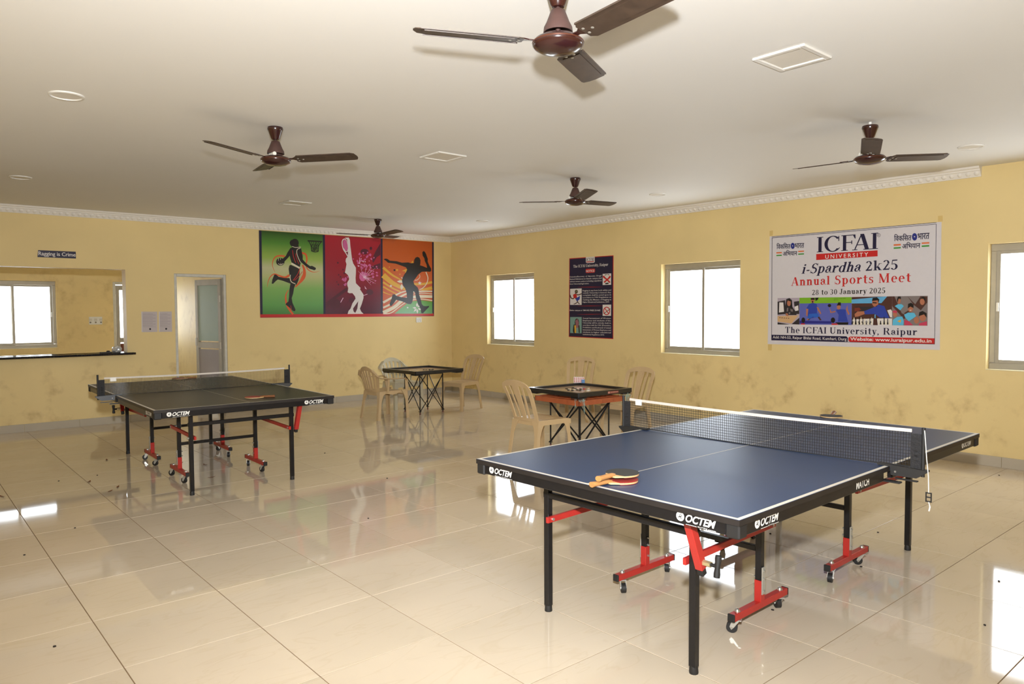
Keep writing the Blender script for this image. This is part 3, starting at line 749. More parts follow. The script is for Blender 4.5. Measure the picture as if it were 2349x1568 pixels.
mural.polys([mural.ribbon(p, w_) for p, w_ in (([(592, 480), (605, 570), (640, 670)], 9), ([(640, 530), (650, 600), (690, 690)], 8), ([(705, 745), (670, 840), (600, 935)], 10), ([(740, 800), (690, 870), (620, 935)], 8), ([(565, 1310), (575, 1380)], 8))], L4, 'red_kit_stripe', RED, pg, split=True)
net = [mural.ribbon([(818, 340), (1036, 352)], 18)]
for k in range(7):
    a = (840+k*30, 350+k*1.6); b = (880+((k+3) % 7)*15, 500); net.append(mural.ribbon([a, b], 9, n=1))
net += [mural.ribbon([(835, 345), (868, 410), (880, 500)], 12), mural.ribbon([(1025, 355), (985, 410), (978, 500)], 12), mural.ribbon([(880, 495), (930, 510), (980, 500)], 10),
        mural.ribbon([(860, 400), (995, 405)], 8), mural.ribbon([(870, 450), (985, 452)], 8)]
mural.polys(net, L3, 'basketball_hoop', BLACK, pg)

mural.crop = (730, 520, 7.469)
G_RED = gradient_print('ink_red_fade', [(0.0, (74, 16, 46)), (0.25, (112, 18, 46)), (0.5, (150, 22, 44)), (1.0, (172, 26, 46))])
pr = panel([(112, 137), (1068, 200), (1070, 1488), (122, 1492)], 'red_panel', G_RED)
rnd = random.Random(3)
def shard(cx, cy, r, n=5, st=1.0):
    a0 = rnd.random()*6.28
    return [(cx+r*(0.35+0.65*rnd.random())*math.cos(a0+2*PI*i/n)*st, cy+r*(0.35+0.65*rnd.random())*math.sin(a0+2*PI*i/n)) for i in range(n)]
mural.polys([[(125, 1300), (490, 1030), (500, 1090), (300, 1230), (125, 1400)], [(1062, 280), (1062, 480), (1000, 520), (940, 620), (915, 560), (980, 420)], ring_pts(790, 425, 70, 48, 12), ring_pts(900, 370, 22, 30, 8), ring_pts(880, 1120, 60, 50, 12),
    ring_pts(290, 1320, 90, 88, 20), ring_pts(570, 1260, 50, 50, 10), [(900, 680), (1062, 620), (1062, 720), (930, 720)]]+[shard(rnd.uniform(310, 460), rnd.uniform(600, 1000), 22) for _ in range(9)], L2, 'dark_splash', MARN, pr, split=True)
burst = []
for _ in range(64):
    a = rnd.uniform(-2.6, 1.0); d = rnd.uniform(40, 330)
    burst.append(shard(780+d*0.75*math.cos(a), 760+d*math.sin(a), rnd.uniform(10, 34)))
mural.polys([ring_pts(760, 850, 62, 84, 9)]+burst+[shard(rnd.uniform(420, 510), rnd.uniform(800, 1000), 30) for _ in range(9)], L3-0.0003, 'pink_burst', PINK, pr)
streaks = [mural.ribbon([(785, 865), (785+r*math.cos(a), 865+r*math.sin(a)*0.9)], 9, 2, n=1) for a, r in ((-1.0, 230), (-0.75, 260), (-0.4, 150), (0.1, 160), (0.3, 220), (0.55, 230), (0.9, 190), (-1.4, 200), (-1.9, 180), (-2.3, 160))]
streaks += [mural.ribbon([(380, 1295), (425, 1215)], 12), mural.ribbon([(770, 1180), (840, 1150)], 8), [(790, 1010), (830, 1070), (800, 1060)]]+[shard(700+rnd.uniform(-20, 120), 590+rnd.uniform(-60, 90), 16) for _ in range(16)]
mural.polys(streaks+[ring_pts(785, 865, 18, 18, 10)], L3, 'white_streaks', LPINK, pr)
mural.polys([[(450, 187), (520, 183), (540, 230), (546, 320), (560, 430), (576, 560), (597, 630), (642, 700), (642, 790), (636, 880), (642, 965), (722, 1047), (712, 1070), (772, 1160), (772, 1220), (742, 1320), (710, 1400), (732, 1450), (772, 1490),
    (500, 1492), (515, 1440), (550, 1400), (582, 1310), (636, 1230), (626, 1190), (582, 1135), (530, 1137), (500, 1120), (511, 1050), (494, 1000), (496, 950), (526, 900), (520, 860), (500, 820), (455, 782), (466, 720), (481, 640), (465, 590), (471, 545), (502, 510), (506, 430), (500, 300), (490, 215)],
    mural.ribbon([(505, 380), (495, 300), (470, 225), (440, 210), (410, 240), (408, 310), (430, 390), (470, 450), (505, 510)], 15), mural.ribbon([(430, 370), (465, 420), (500, 415), (508, 350)], 14)], L4, 'tennis_player', WHITE, pr)
mural.polys([[(682, 1272), (592, 1400), (602, 1450), (632, 1474), (666, 1400)], [(484, 436), (502, 430), (503, 480)]], L4+0.0004, 'silhouette_gap', MARN, pr, split=True)
mural.polys([[(428, 230), (455, 215), (480, 240), (498, 300), (505, 370), (495, 410), (465, 408), (435, 370), (418, 300)]], L4+0.0004, 'racket_strings', PINK, pr)

mural.crop = (860, 530, 7.467)
G_OR = gradient_print('ink_orange_fade', [(0.0, (196, 90, 44)), (0.5, (206, 98, 44)), (1.0, (186, 84, 28))])
po = panel([(128, 124), (978, 184), (982, 1412), (134, 1412)], 'orange_panel', G_OR)
mural.polys([mural.ribbon(p, a, b) for p, a, b in (([(138, 622), (280, 740), (400, 810), (470, 850)], 44, 14), ([(138, 752), (290, 880), (440, 960), (520, 990)], 96, 40), ([(138, 872), (290, 970), (440, 1040)], 34, 20), ([(138, 948), (260, 1020), (370, 1075)], 30, 16), ([(138, 1040), (220, 1075), (290, 1090)], 20, 6),
    ([(665, 905), (820, 905), (978, 872)], 36, 40), ([(790, 1000), (880, 990), (978, 970)], 26, 60))]+[[(460, 680), (550, 640), (545, 690), (515, 720), (515, 690)], [(645, 500), (655, 545), (615, 545)]], L2, 'amber_wave', YEL, po, split=True)
mural.polys([[(335, 1412), (450, 1310), (540, 1240), (660, 1195), (800, 1182), (981, 1205), (981, 1412)]], L2, 'green_hill', gradient_print('ink_hill', [(0, (110, 170, 120)), (1, (90, 160, 40))]), po)
mural.polys([mural.ribbon(p, a, b) for p, a, b in (([(138, 1222), (290, 1135), (420, 1060), (540, 1022)], 40, 16), ([(138, 1395), (330, 1300), (480, 1180), (700, 1120), (980, 1120)], 60, 46), ([(138, 1310), (300, 1230), (420, 1130), (600, 1050), (760, 1030), (980, 1030)], 32, 24), ([(138, 1412), (270, 1400), (420, 1290), (560, 1200), (760, 1160), (980, 1188)], 16, 18), ([(640, 1078), (800, 1060), (980, 1075)], 12, 14),
    ([(870, 700), (905, 800), (880, 900), (820, 970), (760, 1000)], 16, 12), ([(760, 740), (765, 790), (720, 835), (680, 838)], 8, 10))]
    +[[(375, 858), (420, 838), (470, 845), (465, 885), (410, 880)], [(440, 780), (478, 800), (470, 830)], [(455, 900), (490, 960), (445, 1010), (430, 950)]], L3, 'white_wave', CREAM, po, split=True)
def star(cx, cy, r): return [(cx+(r if i % 2 == 0 else r*.45)*math.sin(PI*i/5), cy-(r if i % 2 == 0 else r*.45)*math.cos(PI*i/5)) for i in range(10)]
fl_ = [[(720+70*math.cos(a)*k0-18*math.sin(a)*k1, 1315+85*math.sin(a)*k0+18*math.cos(a)*k1) for k0, k1 in ((0.15, 0), (0.6, 1), (1.15, 0), (0.6, -1))] for a in (0.35, 1.5, 2.4, 3.2, 4.7, 5.6)]
mural.polys([star(270, 938, 26), star(765, 888, 34), star(557, 1308, 20)]+fl_, L3, 'white_star', WHITE, po, split=True)
mural.polys([star(245, 615, 14), star(376, 664, 26), star(425, 738, 18)], L3, 'amber_star', YEL, po, split=True)
mural.polys([[(145, 480), (185, 468), (220, 480), (250, 505), (370, 515), (460, 540), (570, 535), (610, 548), (665, 545), (670, 490), (690, 455), (725, 440), (760, 455), (778, 500), (775, 550), (770, 585), (820, 600), (890, 630), (880, 570), (850, 510), (845, 465), (815, 420), (808, 365), (825, 340), (850, 350), (875, 395), (888, 435), (903, 475), (900, 520), (925, 580), (958, 640), (960, 680), (940, 695), (880, 690), (800, 695), (740, 740), (690, 810), (655, 855), (670, 910), (730, 965), (748, 1020), (755, 1090), (785, 1180), (800, 1250), (830, 1280), (870, 1285), (925, 1278), (920, 1300), (870, 1350), (820, 1405), (790, 1400), (780, 1330), (740, 1250), (700, 1150), (685, 1050), (655, 1025), (650, 1150), (635, 1220), (610, 1250), (560, 1245), (460, 1200), (360, 1175), (330, 1220), (280, 1280), (255, 1280), (250, 1240), (280, 1160), (300, 1085), (330, 1078), (370, 1110), (450, 1130), (545, 1140), (540, 1060), (520, 990), (475, 920), (460, 850), (470, 800), (500, 740), (530, 700), (548, 660), (530, 620), (450, 590), (350, 555), (220, 540), (190, 510)],
    ring_pts(331, 667, 17, 18, 12)], L4, 'table_tennis_player', BLACK, po)

# ================================================================== white sports-meet banner on the right wall
VINYL = ink('vinyl_white', (212, 207, 210), 0.4); BLUE = ink('blue', (44, 66, 160)); DGRY = ink('dark_grey', (48, 44, 48)); MGRY = ink('mid_grey', (128, 118, 116)); SKIN = ink('skin', (176, 112, 84)); SKY = ink('sky', (96, 170, 214)); TAN = ink('tan', (206, 168, 122)); VIOL = ink('violet_blue', (92, 100, 176)); LIME = ink('lime', (122, 176, 40)); SAFF = ink('saffron', (224, 112, 56)); LAV = ink('lavender', (176, 164, 176)); BRN = ink('brown', (78, 46, 40)); AQUA = ink('aqua', (92, 184, 220)); ROSE = ink('rose', (196, 60, 90)); TAPE = ink('tape', (214, 184, 118), 0.3)
bn = Sheet('sports_meet_banner', 'large white printed vinyl banner taped between two windows', 'banner', 0, XR, (1960, 797), (1740, 480, 3.857))
bn.slab([(100, 240), (1620, 110), (1605, 1243), (82, 1190)], 0.003, 'vinyl_sheet', VINYL)
B1, B2, B3, B4, B5 = (0.003+k*LAYER for k in (1, 2, 3, 4, 5))
def frame_line(pts, w_): return [[pts[i], pts[(i+1) % 4], (pts[(i+1) % 4][0]+(w_ if i in (1,) else -w_ if i == 3 else 0), pts[(i+1) % 4][1]+(w_ if i == 0 else -w_ if i == 2 else 0)), (pts[i][0]+(w_ if i == 1 else -w_ if i == 3 else 0), pts[i][1]+(w_ if i == 0 else -w_ if i == 2 else 0))] for i in range(4)]
def hollow(pts, w_):
    cx = sum(p[0] for p in pts)/4; cy = sum(p[1] for p in pts)/4
    inn = [(p[0]+(w_ if p[0] < cx else -w_), p[1]+(w_ if p[1] < cy else -w_)) for p in pts]
    return [[pts[i], pts[(i+1) % 4], inn[(i+1) % 4], inn[i]] for i in range(4)]
bn.polys(hollow([(120, 250), (1576, 128), (1561, 1193), (115, 1157)], 4)+[bn.ribbon([(118, 242), (1576, 116)], 4)], B1, 'border_line', NAVY)
bn.slab([(98, 190), (128, 186), (126, 232), (98, 236)], 0.0012, 'tape_strip', TAPE); bn.slab([(1588, 58), (1630, 54), (1630, 106), (1588, 110)], 0.0012, 'tape_strip', TAPE)
bn.slab([(84, 1192), (118, 1194), (116, 1248), (84, 1246)], 0.0012, 'tape_strip', TAPE)
bn.polys([[(512, 395), (1055, 362), (1055, 415), (512, 448)]], B1, 'logo_bar', RED)
bn.text(serif_geom('ICFAI', track=0.0), (517, 381), (1058, 349), (517, 247), B1, 'logo_letters', NAVY, 1.0)
bn.polys([bn.ribbon(ring_pts(1065, 228, 14, 15, 14)+[(1079, 228)], 3)], B1, 'registered_mark', NAVY)
bn.text(font_geom('R', 0.01), (1060, 235), (1071, 234), (1060, 221), B1, 'registered_letter', NAVY)
bn.text(font_geom('UNIVERSITY', 0.012, spacing=1.45), (592, 436), (972, 414), (592, 402), B2, 'logo_bar_letters', WHITE, 0.72)
bn.text(serif_geom('i-Spardha', 0.22, 0.02), (380, 569), (905, 548), (380, 484), B1, 'event_name', NAVY, 1.0)
bn.text(serif_geom('2k25'), (950, 544), (1232, 530), (950, 457), B1, 'event_year', NAVY, 1.0)
bn.text(serif_geom('Annual Sports Meet', track=0.08), (288, 676), (1350, 640), (288, 602), B1, 'event_title', RED, 1.0)
bn.text(serif_geom('28 to 30 January 2025', track=0.05), (475, 757), (1122, 740), (475, 711), B1, 'event_dates', BLACK, 1.0)
bn.text(serif_geom('The ICFAI University, Raipur', track=0.06), (238, 1092), (1405, 1113), (238, 1038), B1, 'host_name', NAVY, 1.0)
bn.polys([[(118, 1108), (778, 1122), (792, 1135), (790, 1170), (770, 1170), (118, 1156)]], B1, 'address_bar', NAVY)
bn.polys([[(797, 1135), (810, 1124), (1558, 1140), (1560, 1192), (810, 1172), (797, 1160)]], B1, 'website_bar', RED)
bn.text(font_geom('Add: NH-53, Raipur Bhilai Road, Kumhari, Durg', 0.008), (128, 1140), (780, 1159), (128, 1116), B2, 'address_letters', WHITE, 0.72)
bn.text(font_geom('Website: www.iuraipur.edu.in', 0.022), (812, 1158), (1532, 1178), (812, 1129), B2, 'website_letters', WHITE, 0.72)
# the two campaign marks: three words, a globe and tricolour bars
def campaign(c, w1, w2, w3, gl, bars):
    bn.crop = c
    for txt, (x0, y0, x1, y1, sl) in (('\u093f\u0935\u0915\u093f\u0938\u0924', w1), ('\u092d\u093e\u0930\u0924', w2), ('\u0905\u093f\u092d\u092f\u093e\u0928', w3)):
        bn.text(heavy(font_geom(txt, 0.0), 0.022), (x0, y1), (x1, y1+sl), (x0, y0), B1, 'campaign_word', NAVY)
    bn.polys([ring_pts(*gl, 20)], B1, 'campaign_globe', ink('royal', (36, 46, 128)))
    bn.polys([[(gl[0]-gl[2]*.2, gl[1]-gl[3]*.25), (gl[0]+gl[2]*.35, gl[1]), (gl[0]-gl[2]*.2, gl[1]+gl[3]*.15)]], B2, 'globe_spark', WHITE)
    for b_, mt in ((0, SAFF), (1, GRN)): bn.polys(bars[b_::2], B1, 'tricolour_bar', mt, split=True)
campaign((1760, 520, 8.709), (190, 325, 466, 448, -12), (550, 330, 740, 428, -8), (316, 468, 602, 582, -12), (512, 381, 40, 62),
    [[(185, 508), (295, 502), (295, 527), (185, 533)], [(185, 562), (295, 556), (295, 580), (185, 586)], [(622, 480), (738, 473), (738, 497), (622, 504)], [(622, 535), (738, 528), (738, 552), (622, 559)]])
campaign((1740, 480, 3.857), (1200, 220, 1354, 283, -8), (1408, 213, 1513, 268, -6), (1272, 292, 1433, 349, -9), (1382, 243, 23, 33),
    [[(1197, 309), (1260, 305), (1260, 319), (1197, 323)], [(1197, 336), (1260, 332), (1260, 345), (1197, 350)], [(1445, 293), (1512, 289), (1512, 302), (1445, 306)], [(1445, 319), (1512, 315), (1512, 329), (1445, 333)]])
# strip of four photographs
bn.crop = (1770, 670, 6.023)
p1 = bn.polys([[(85, 80), (387, 76), (387, 445), (85, 445)]], B1, 'carrom_photo', LAV)
p2 = bn.polys([[(388, 76), (1108, 66), (1108, 452), (388, 445)]], B1, 'table_tennis_photo', VIOL)
p3 = bn.polys([[(1109, 66), (1667, 56), (1667, 456), (1109, 452)]], B1, 'chess_photo', BRN)
p4 = bn.polys([[(1668, 56), (2160, 48), (2156, 462), (1668, 456)]], B1, 'portrait_photos', MGRY)
bn.polys([[(85, 130), (190, 110), (195, 300), (85, 310)], [(205, 95), (250, 80), (285, 110), (290, 200), (330, 260), (350, 315), (195, 315), (190, 200)], [(310, 130), (385, 120), (385, 300), (330, 300)], [(85, 415), (250, 445), (85, 445)], [(280, 440), (387, 350), (387, 445)]], B2, 'dark_clothing', DGRY, p1, split=True)
bn.polys([[(110, 140), (165, 140), (175, 270), (105, 280)], [(320, 200), (370, 180), (375, 250), (330, 260)]], B3, 'pale_shirt', WHITE, p1, split=True)
bn.polys([ring_pts(243, 150, 26, 42, 14), [(195, 290), (225, 290), (240, 330), (205, 325)]], B3, 'skin_patch', SKIN, p1, split=True)
bn.polys([[(85, 330), (375, 318), (280, 430), (85, 405)]], B3, 'carrom_board_print', TAN, p1)
bn.polys([[(388, 76), (1108, 66), (1108, 148), (388, 155)]], B2, 'green_hoarding', LIME, p2)
bn.polys([[(388, 392), (830, 400), (830, 432), (388, 430)], [(820, 160), (830, 160), (830, 162), (820, 162)]], B2, 'table_top', ink('table_blue', (40, 44, 132)), p2)
bn.polys([[(520, 165), (570, 145), (625, 160), (635, 200), (630, 280), (655, 335), (500, 370), (505, 290), (515, 230), (480, 230)], [(890, 245), (930, 235), (1000, 235), (1030, 240), (1030, 300), (1060, 410), (920, 405), (930, 310)]], B3, 'blue_kit', BLUE, p2, split=True)
bn.polys([ring_pts(570, 112, 26, 40, 12), [(480, 225), (510, 230), (500, 330), (480, 320)], [(625, 200), (650, 210), (690, 290), (680, 305), (640, 250)], [(640, 330), (690, 380), (660, 380)], [(495, 365), (530, 355), (510, 385), (490, 385)],
    ring_pts(930, 205, 28, 34, 12), [(800, 200), (830, 270), (885, 255), (885, 275), (815, 288)], [(1030, 240), (1050, 175), (1055, 235), (1082, 300), (1065, 315)]], B3, 'skin_patch', SKIN, p2, split=True)
bn.polys([[(545, 80), (598, 78), (600, 105), (545, 105)], [(605, 76), (655, 74), (640, 105), (612, 118)], [(905, 185), (925, 140), (960, 140), (962, 185), (935, 180)], ring_pts(803, 183, 24, 22, 12), [(880, 415), (1065, 415), (1060, 448), (930, 448)], ring_pts(442, 385, 26, 38, 12), ring_pts(852, 385, 30, 38, 12)], B4, 'dark_detail', BLACK, p2, split=True)
bn.polys([[(410, 430), (465, 430), (465, 445), (410, 445)], [(832, 430), (900, 430), (930, 450), (832, 450)]], B4, 'red_seat', RED, p2, split=True)
bn.text(font_geom('commonwealth\ngames', 0.0, res=1), (862, 114), (1025, 112), (862, 80), B3, 'hoarding_letters', DGRY, parent=p2)
bn.polys([[(1109, 100), (1540, 60), (1600, 57), (1520, 150), (1109, 155)], [(1425, 310), (1440, 300), (1440, 360), (1425, 355)]], B2, 'blue_wall', SKY, p3)
bn.polys([[(1160, 200), (1400, 200), (1400, 290), (1160, 300)]], B2, 'dim_hall', DGRY, p3)
bn.polys([[(1270, 265), (1400, 215), (1480, 170), (1560, 190), (1600, 290), (1630, 355), (1500, 350), (1430, 300), (1290, 305)]], B3, 'blue_jacket', BLUE, p3)
bn.polys([ring_pts(1435, 145, 44, 56, 14), [(1150, 300), (1190, 265), (1280, 262), (1290, 300), (1200, 335), (1155, 340)]], B3, 'skin_patch', SKIN, p3, split=True)
bn.polys([[(1390, 120), (1400, 78), (1460, 70), (1492, 100), (1480, 150), (1470, 110)], [(1400, 135), (1455, 140), (1455, 155), (1400, 150)]], B4, 'dark_hair', BLACK, p3)
bn.polys([[(1109, 375), (1410, 362), (1405, 452), (1109, 450)], [(1460, 362), (1667, 360), (1667, 456), (1470, 455)]], B3, 'chessboard', WHITE, p3)
pc = random.Random(5); wp, bp_ = [], []
for k in range(22):
    x = 1118+k*24.5
    if 1408 < x < 1465: continue
    h_ = pc.uniform(50, 110); pw = pc.uniform(8, 13)
    pawn = [(x-pw, 445), (x-pw*.5, 430-h_*.4), (x-pw*.6, 440-h_*.8), (x, 440-h_), (x+pw*.6, 440-h_*.8), (x+pw*.5, 430-h_*.4), (x+pw, 445)]
    (wp if k % 2 else bp_).append(pawn)
bn.polys(wp, B4, 'pale_chessman', CREAM, p3, split=True); bn.polys(bp_, B5, 'dark_chessman', BLACK, p3, split=True)
bn.polys([[(1668, 56), (1700, 56), (1800, 290), (1900, 330), (1830, 370), (1668, 190)], [(1880, 56), (2010, 190), (2060, 245), (1960, 170)], [(1830, 290), (1890, 250), (1960, 300), (1900, 330)], [(1985, 170), (2062, 250), (2155, 140), (2155, 60), (2060, 55)]], B2, 'dark_ground', BRN, p4, split=True)
bn.polys([ring_pts(1762, 115, 26, 44, 14), ring_pts(1922, 228, 36, 48, 14), ring_pts(2085, 130, 34, 46, 14), ring_pts(1710, 305, 30, 36, 14), ring_pts(2090, 345, 46, 56, 14), ring_pts(2005, 385, 36, 48, 12)], B3, 'portrait_face', SKIN, p4, split=True)
bn.polys([[(1735, 100), (1750, 60), (1785, 58), (1792, 90), (1760, 75), (1745, 150)], [(1885, 225), (1890, 160), (1930, 145), (1965, 170), (1965, 220), (1925, 190)], [(2060, 90), (2095, 55), (2130, 80), (2130, 140), (2100, 90)], [(2035, 330), (2045, 275), (2090, 258), (2145, 290), (2145, 350), (2110, 305)]], B4, 'portrait_hair', BLACK, p4, split=True)
bn.polys([[(1705, 190), (1750, 165), (1800, 165), (1830, 190), (1780, 250)], [(1680, 380), (1740, 340), (1810, 335), (1830, 400), (1825, 455), (1675, 455)], [(1835, 310), (1890, 280), (1975, 285), (2000, 330), (1900, 400), (1850, 350)]], B4, 'blue_shirt', AQUA, p4, split=True)
bn.polys([[(1670, 275), (1690, 250), (1735, 255), (1735, 290)], [(1835, 380), (1900, 400), (1960, 455), (1840, 455)], [(2040, 430), (2150, 400), (2150, 460), (2040, 460)]], B5, 'rose_detail', ROSE, p4, split=True)

bn.polys([[(1745, 100), (1750, 72), (1780, 70), (1786, 100), (1770, 86)], [(1895, 215), (1905, 180), (1945, 180), (1950, 215), (1925, 196)], ], B5, 'fringe', BLACK, p4, split=True)
bn.polys([[(1905, 245), (1940, 243), (1925, 256)]], B5, 'smile', WHITE, p4)
bn.polys([[(1740, 400), (1795, 372), (1785, 420)]], B5, 'yellow_patch', YEL, p4)
bn.polys([[(225, 105), (250, 92), (268, 110), (262, 125), (240, 118)], [(270, 130), (285, 200), (275, 260), (262, 200)]], B4, 'dark_hair', BLACK, p1, split=True)
bn.polys([[(215, 220), (235, 210), (232, 260), (212, 270)], [(262, 225), (300, 240), (296, 270), (268, 262)], [(240, 280), (262, 275), (260, 300), (242, 304)]], B4, 'shirt_pattern', MGRY, p1, split=True)
bn.polys([bn.ribbon([(110+k*30, 352+k*2), (128+k*30, 350+k*2)], 8) for k in range(5)], B4, 'coin_print', BRN, p1, split=True)
bn.polys([[(520, 300), (640, 290), (660, 340), (600, 350), (575, 335), (530, 368), (498, 360)]], B4, 'blue_shorts', ink('shorts_blue', (40, 96, 190)), p2)
bn.polys([[(560, 120), (580, 120), (578, 145), (562, 145)]], B4, 'beard', BLACK, p2)
bn.polys([[(500, 385), (535, 355), (545, 360), (520, 388)], [(640, 345), (662, 335), (695, 385), (670, 388)]], B4, 'player_leg', BRN, p2, split=True)
for k in range(7): bn.polys([[(1115+k*42, 405), (1135+k*42, 404), (1133+k*42, 418), (1113+k*42, 418)]], B3+0.0003, 'dark_square', BLACK, p3)
bn.polys([[(1150, 215), (1215, 210), (1240, 240), (1200, 262), (1150, 265)]], B3, 'second_hand', ink('red_brown', (120, 52, 40)), p3)
bn.polys([[(1600, 250), (1650, 235), (1667, 260), (1667, 350), (1640, 345)]], B3, 'white_chair', WHITE, p3)

# ================================================================== navy notice board between the windows
nb = Sheet('notice_board', 'tall navy notice poster with red edge beside the corner window', 'notice', 0, XR, (1356, 775), (1080, 560, 6.032))
nb.slab([(1365, 195), (1975, 153), (1972, 1310), (1358, 1280)], 0.004, 'backing_sheet', RED)
C1, C2, C3 = (0.004+k*LAYER for k in (1, 2, 3))
nb.polys([[(1372, 205), (1968, 163), (1966, 1300), (1366, 1272)]], C1, 'navy_field', NAVY)
nb.polys([[(1595, 178), (1718, 170), (1718, 245), (1705, 256), (1610, 260), (1596, 250)]], C2, 'logo_plate', WHITE)
nb.text(serif_geom('ICFAI', track=0.0), (1603, 236), (1708, 228), (1603, 193), C3, 'logo_letters', NAVY, 1.0)
nb.polys([[(1603, 240), (1707, 232), (1707, 243), (1603, 251)]], C3, 'logo_bar', RED)
nb.text(serif_geom('The ICFAI University, Raipur', track=0.0), (1422, 325), (1905, 296), (1422, 288), C2, 'host_name', WHITE, 1.0)
nb.polys([[(1594, 348), (1605, 340), (1715, 336), (1723, 345), (1723, 380), (1712, 392), (1605, 398), (1594, 388)]], C2, 'notice_label', RED)
nb.text(font_geom('NOTICE', 0.02), (1600, 387), (1714, 381), (1600, 356), C3, 'notice_letters', WHITE, 0.72)
def para(lines, x0, x1, ys, yr, h_, last=None):
    for k, t in enumerate(lines):
        y0, y1 = ys[0]+(ys[1]-ys[0])*k/max(1, len(lines)-1), yr[0]+(yr[1]-yr[0])*k/max(1, len(lines)-1)
        xe = last if (last and k == len(lines)-1) else x1
        if last and k == len(lines)-1: y1 = y0+(y1-y0)*(last-x0)/(x1-x0)
        nb.text(font_geom(t, 0.012, res=1), (x0, y0), (xe, y1), (x0, y0-h_), C2, 'paragraph_line', WHITE, 0.72)
para(['Detection/Recovery  of  Narcotics  Drugs/', 'Banned Substances at Gate/in campus shall', 'attract severe action including expulsion', 'from University/legal action.'], 1374, 1814, (460, 558), (442, 545), 19, 1640)
para(['Ragging in any form both within and', 'outside University is banned. Any', 'complaint shall be acted upon in', 'accordance to UGC Regulations on', 'Curbing the Menace of Ragging in', 'Higher Educational Institutions, 2009.'], 1552, 1945, (650, 808), (641, 806), 19, 1922)
para(["Entire campus is 'SMOKE FREE ZONE'."], 1374, 1802, (922, 922), (924, 924), 20)
para(['Sexual harassment of Women', 'Employees and students of the', 'University will be strictly dealt in', 'accordance with the UGC (Prevention,', 'Prohibition and Redressal of sexual', 'harassment of Women Employees and', 'students in higher educational', 'Institutions) Regulations 2015.'], 1554, 1942, (1031, 1254), (1032, 1264), 19, 1852)
for q in ([(1828, 410), (1946, 402), (1945, 560), (1828, 564)], [(1378, 616), (1538, 610), (1537, 838), (1377, 838)], [(1828, 836), (1946, 834), (1944, 990), (1828, 990)]): nb.polys([q], C2, 'picture_ground', WHITE)
nb.polys([[(1378, 1006), (1538, 1006), (1537, 1232), (1378, 1226)]], C2, 'picture_ground', ink('sea', (120, 158, 150)))
nb.polys([nb.ribbon([(1845, 455), (1890, 490), (1930, 530)], 20), nb.ribbon([(1930, 455), (1890, 490), (1848, 528)], 20), nb.ribbon([(1835, 440), (1855, 462)], 26), nb.ribbon([(1935, 440), (1915, 465)], 22)], C3, 'red_cross', RED)
nb.polys([nb.ribbon([(1865, 545), (1910, 540)], 18), nb.ribbon([(1860, 428), (1885, 415)], 8), nb.ribbon([(1895, 415), (1922, 425)], 8)], C3, 'dark_mark', BLACK, split=True)
nb.polys([nb.ribbon(ring_pts(1884, 922, 42, 52, 16)+[(1926, 922)], 12), nb.ribbon([(1856, 884), (1914, 962)], 11)], C3, 'red_ring', RED)
nb.polys([nb.ribbon([(1840, 962), (1936, 890)], 8)], C3, 'cigarette', DGRY)
nb.polys([[(1418, 698), (1440, 686), (1466, 690), (1476, 742), (1428, 748)]], C3, 'red_top', RED); nb.polys([[(1455, 742), (1478, 736), (1515, 712), (1510, 762), (1470, 790)]], C3+0.0002, 'blue_sack', BLUE)
nb.polys([nb.ribbon([(1450, 745), (1482, 795), (1440, 825)], 12), nb.ribbon([(1470, 780), (1486, 800), (1502, 824)], 10), ring_pts(1464, 655, 21, 27, 14), nb.ribbon([(1445, 690), (1462, 675)], 12),
    nb.ribbon([(1378, 700), (1392, 742), (1420, 752), (1432, 740)], 14), nb.ribbon([(1462, 694), (1492, 700), (1520, 690), (1538, 684)], 14), nb.ribbon([(1425, 825), (1445, 826)], 8), nb.ribbon([(1496, 824), (1514, 824)], 8)], C3-0.0002, 'running_figure', BRN)
nb.polys([[(1456, 640), (1468, 636), (1474, 660), (1462, 668)]], C3+0.0004, 'figure_face', ink('olive', (110, 130, 90)))
nb.polys([ring_pts(1472, 1085, 30, 60, 14), nb.ribbon([(1440, 1110), (1430, 1200), (1450, 1228)], 26), nb.ribbon([(1500, 1120), (1505, 1225)], 16)], C3, 'dark_hair', BLACK)
nb.polys([[(1450, 1060), (1480, 1030), (1498, 1080), (1492, 1150), (1462, 1160)]], C3+0.0004, 'face', ink('mauve', (150, 96, 110))); nb.polys([nb.ribbon([(1448, 1120), (1452, 1226)], 22)], C3+0.0004, 'yellow_scarf', YEL)
for y_ in (592, 852, 968): nb.polys([nb.ribbon([(1480, y_+2), (1660, y_), (1830, y_-2)], 1, 1, 6)], C2, 'red_rule', RED)

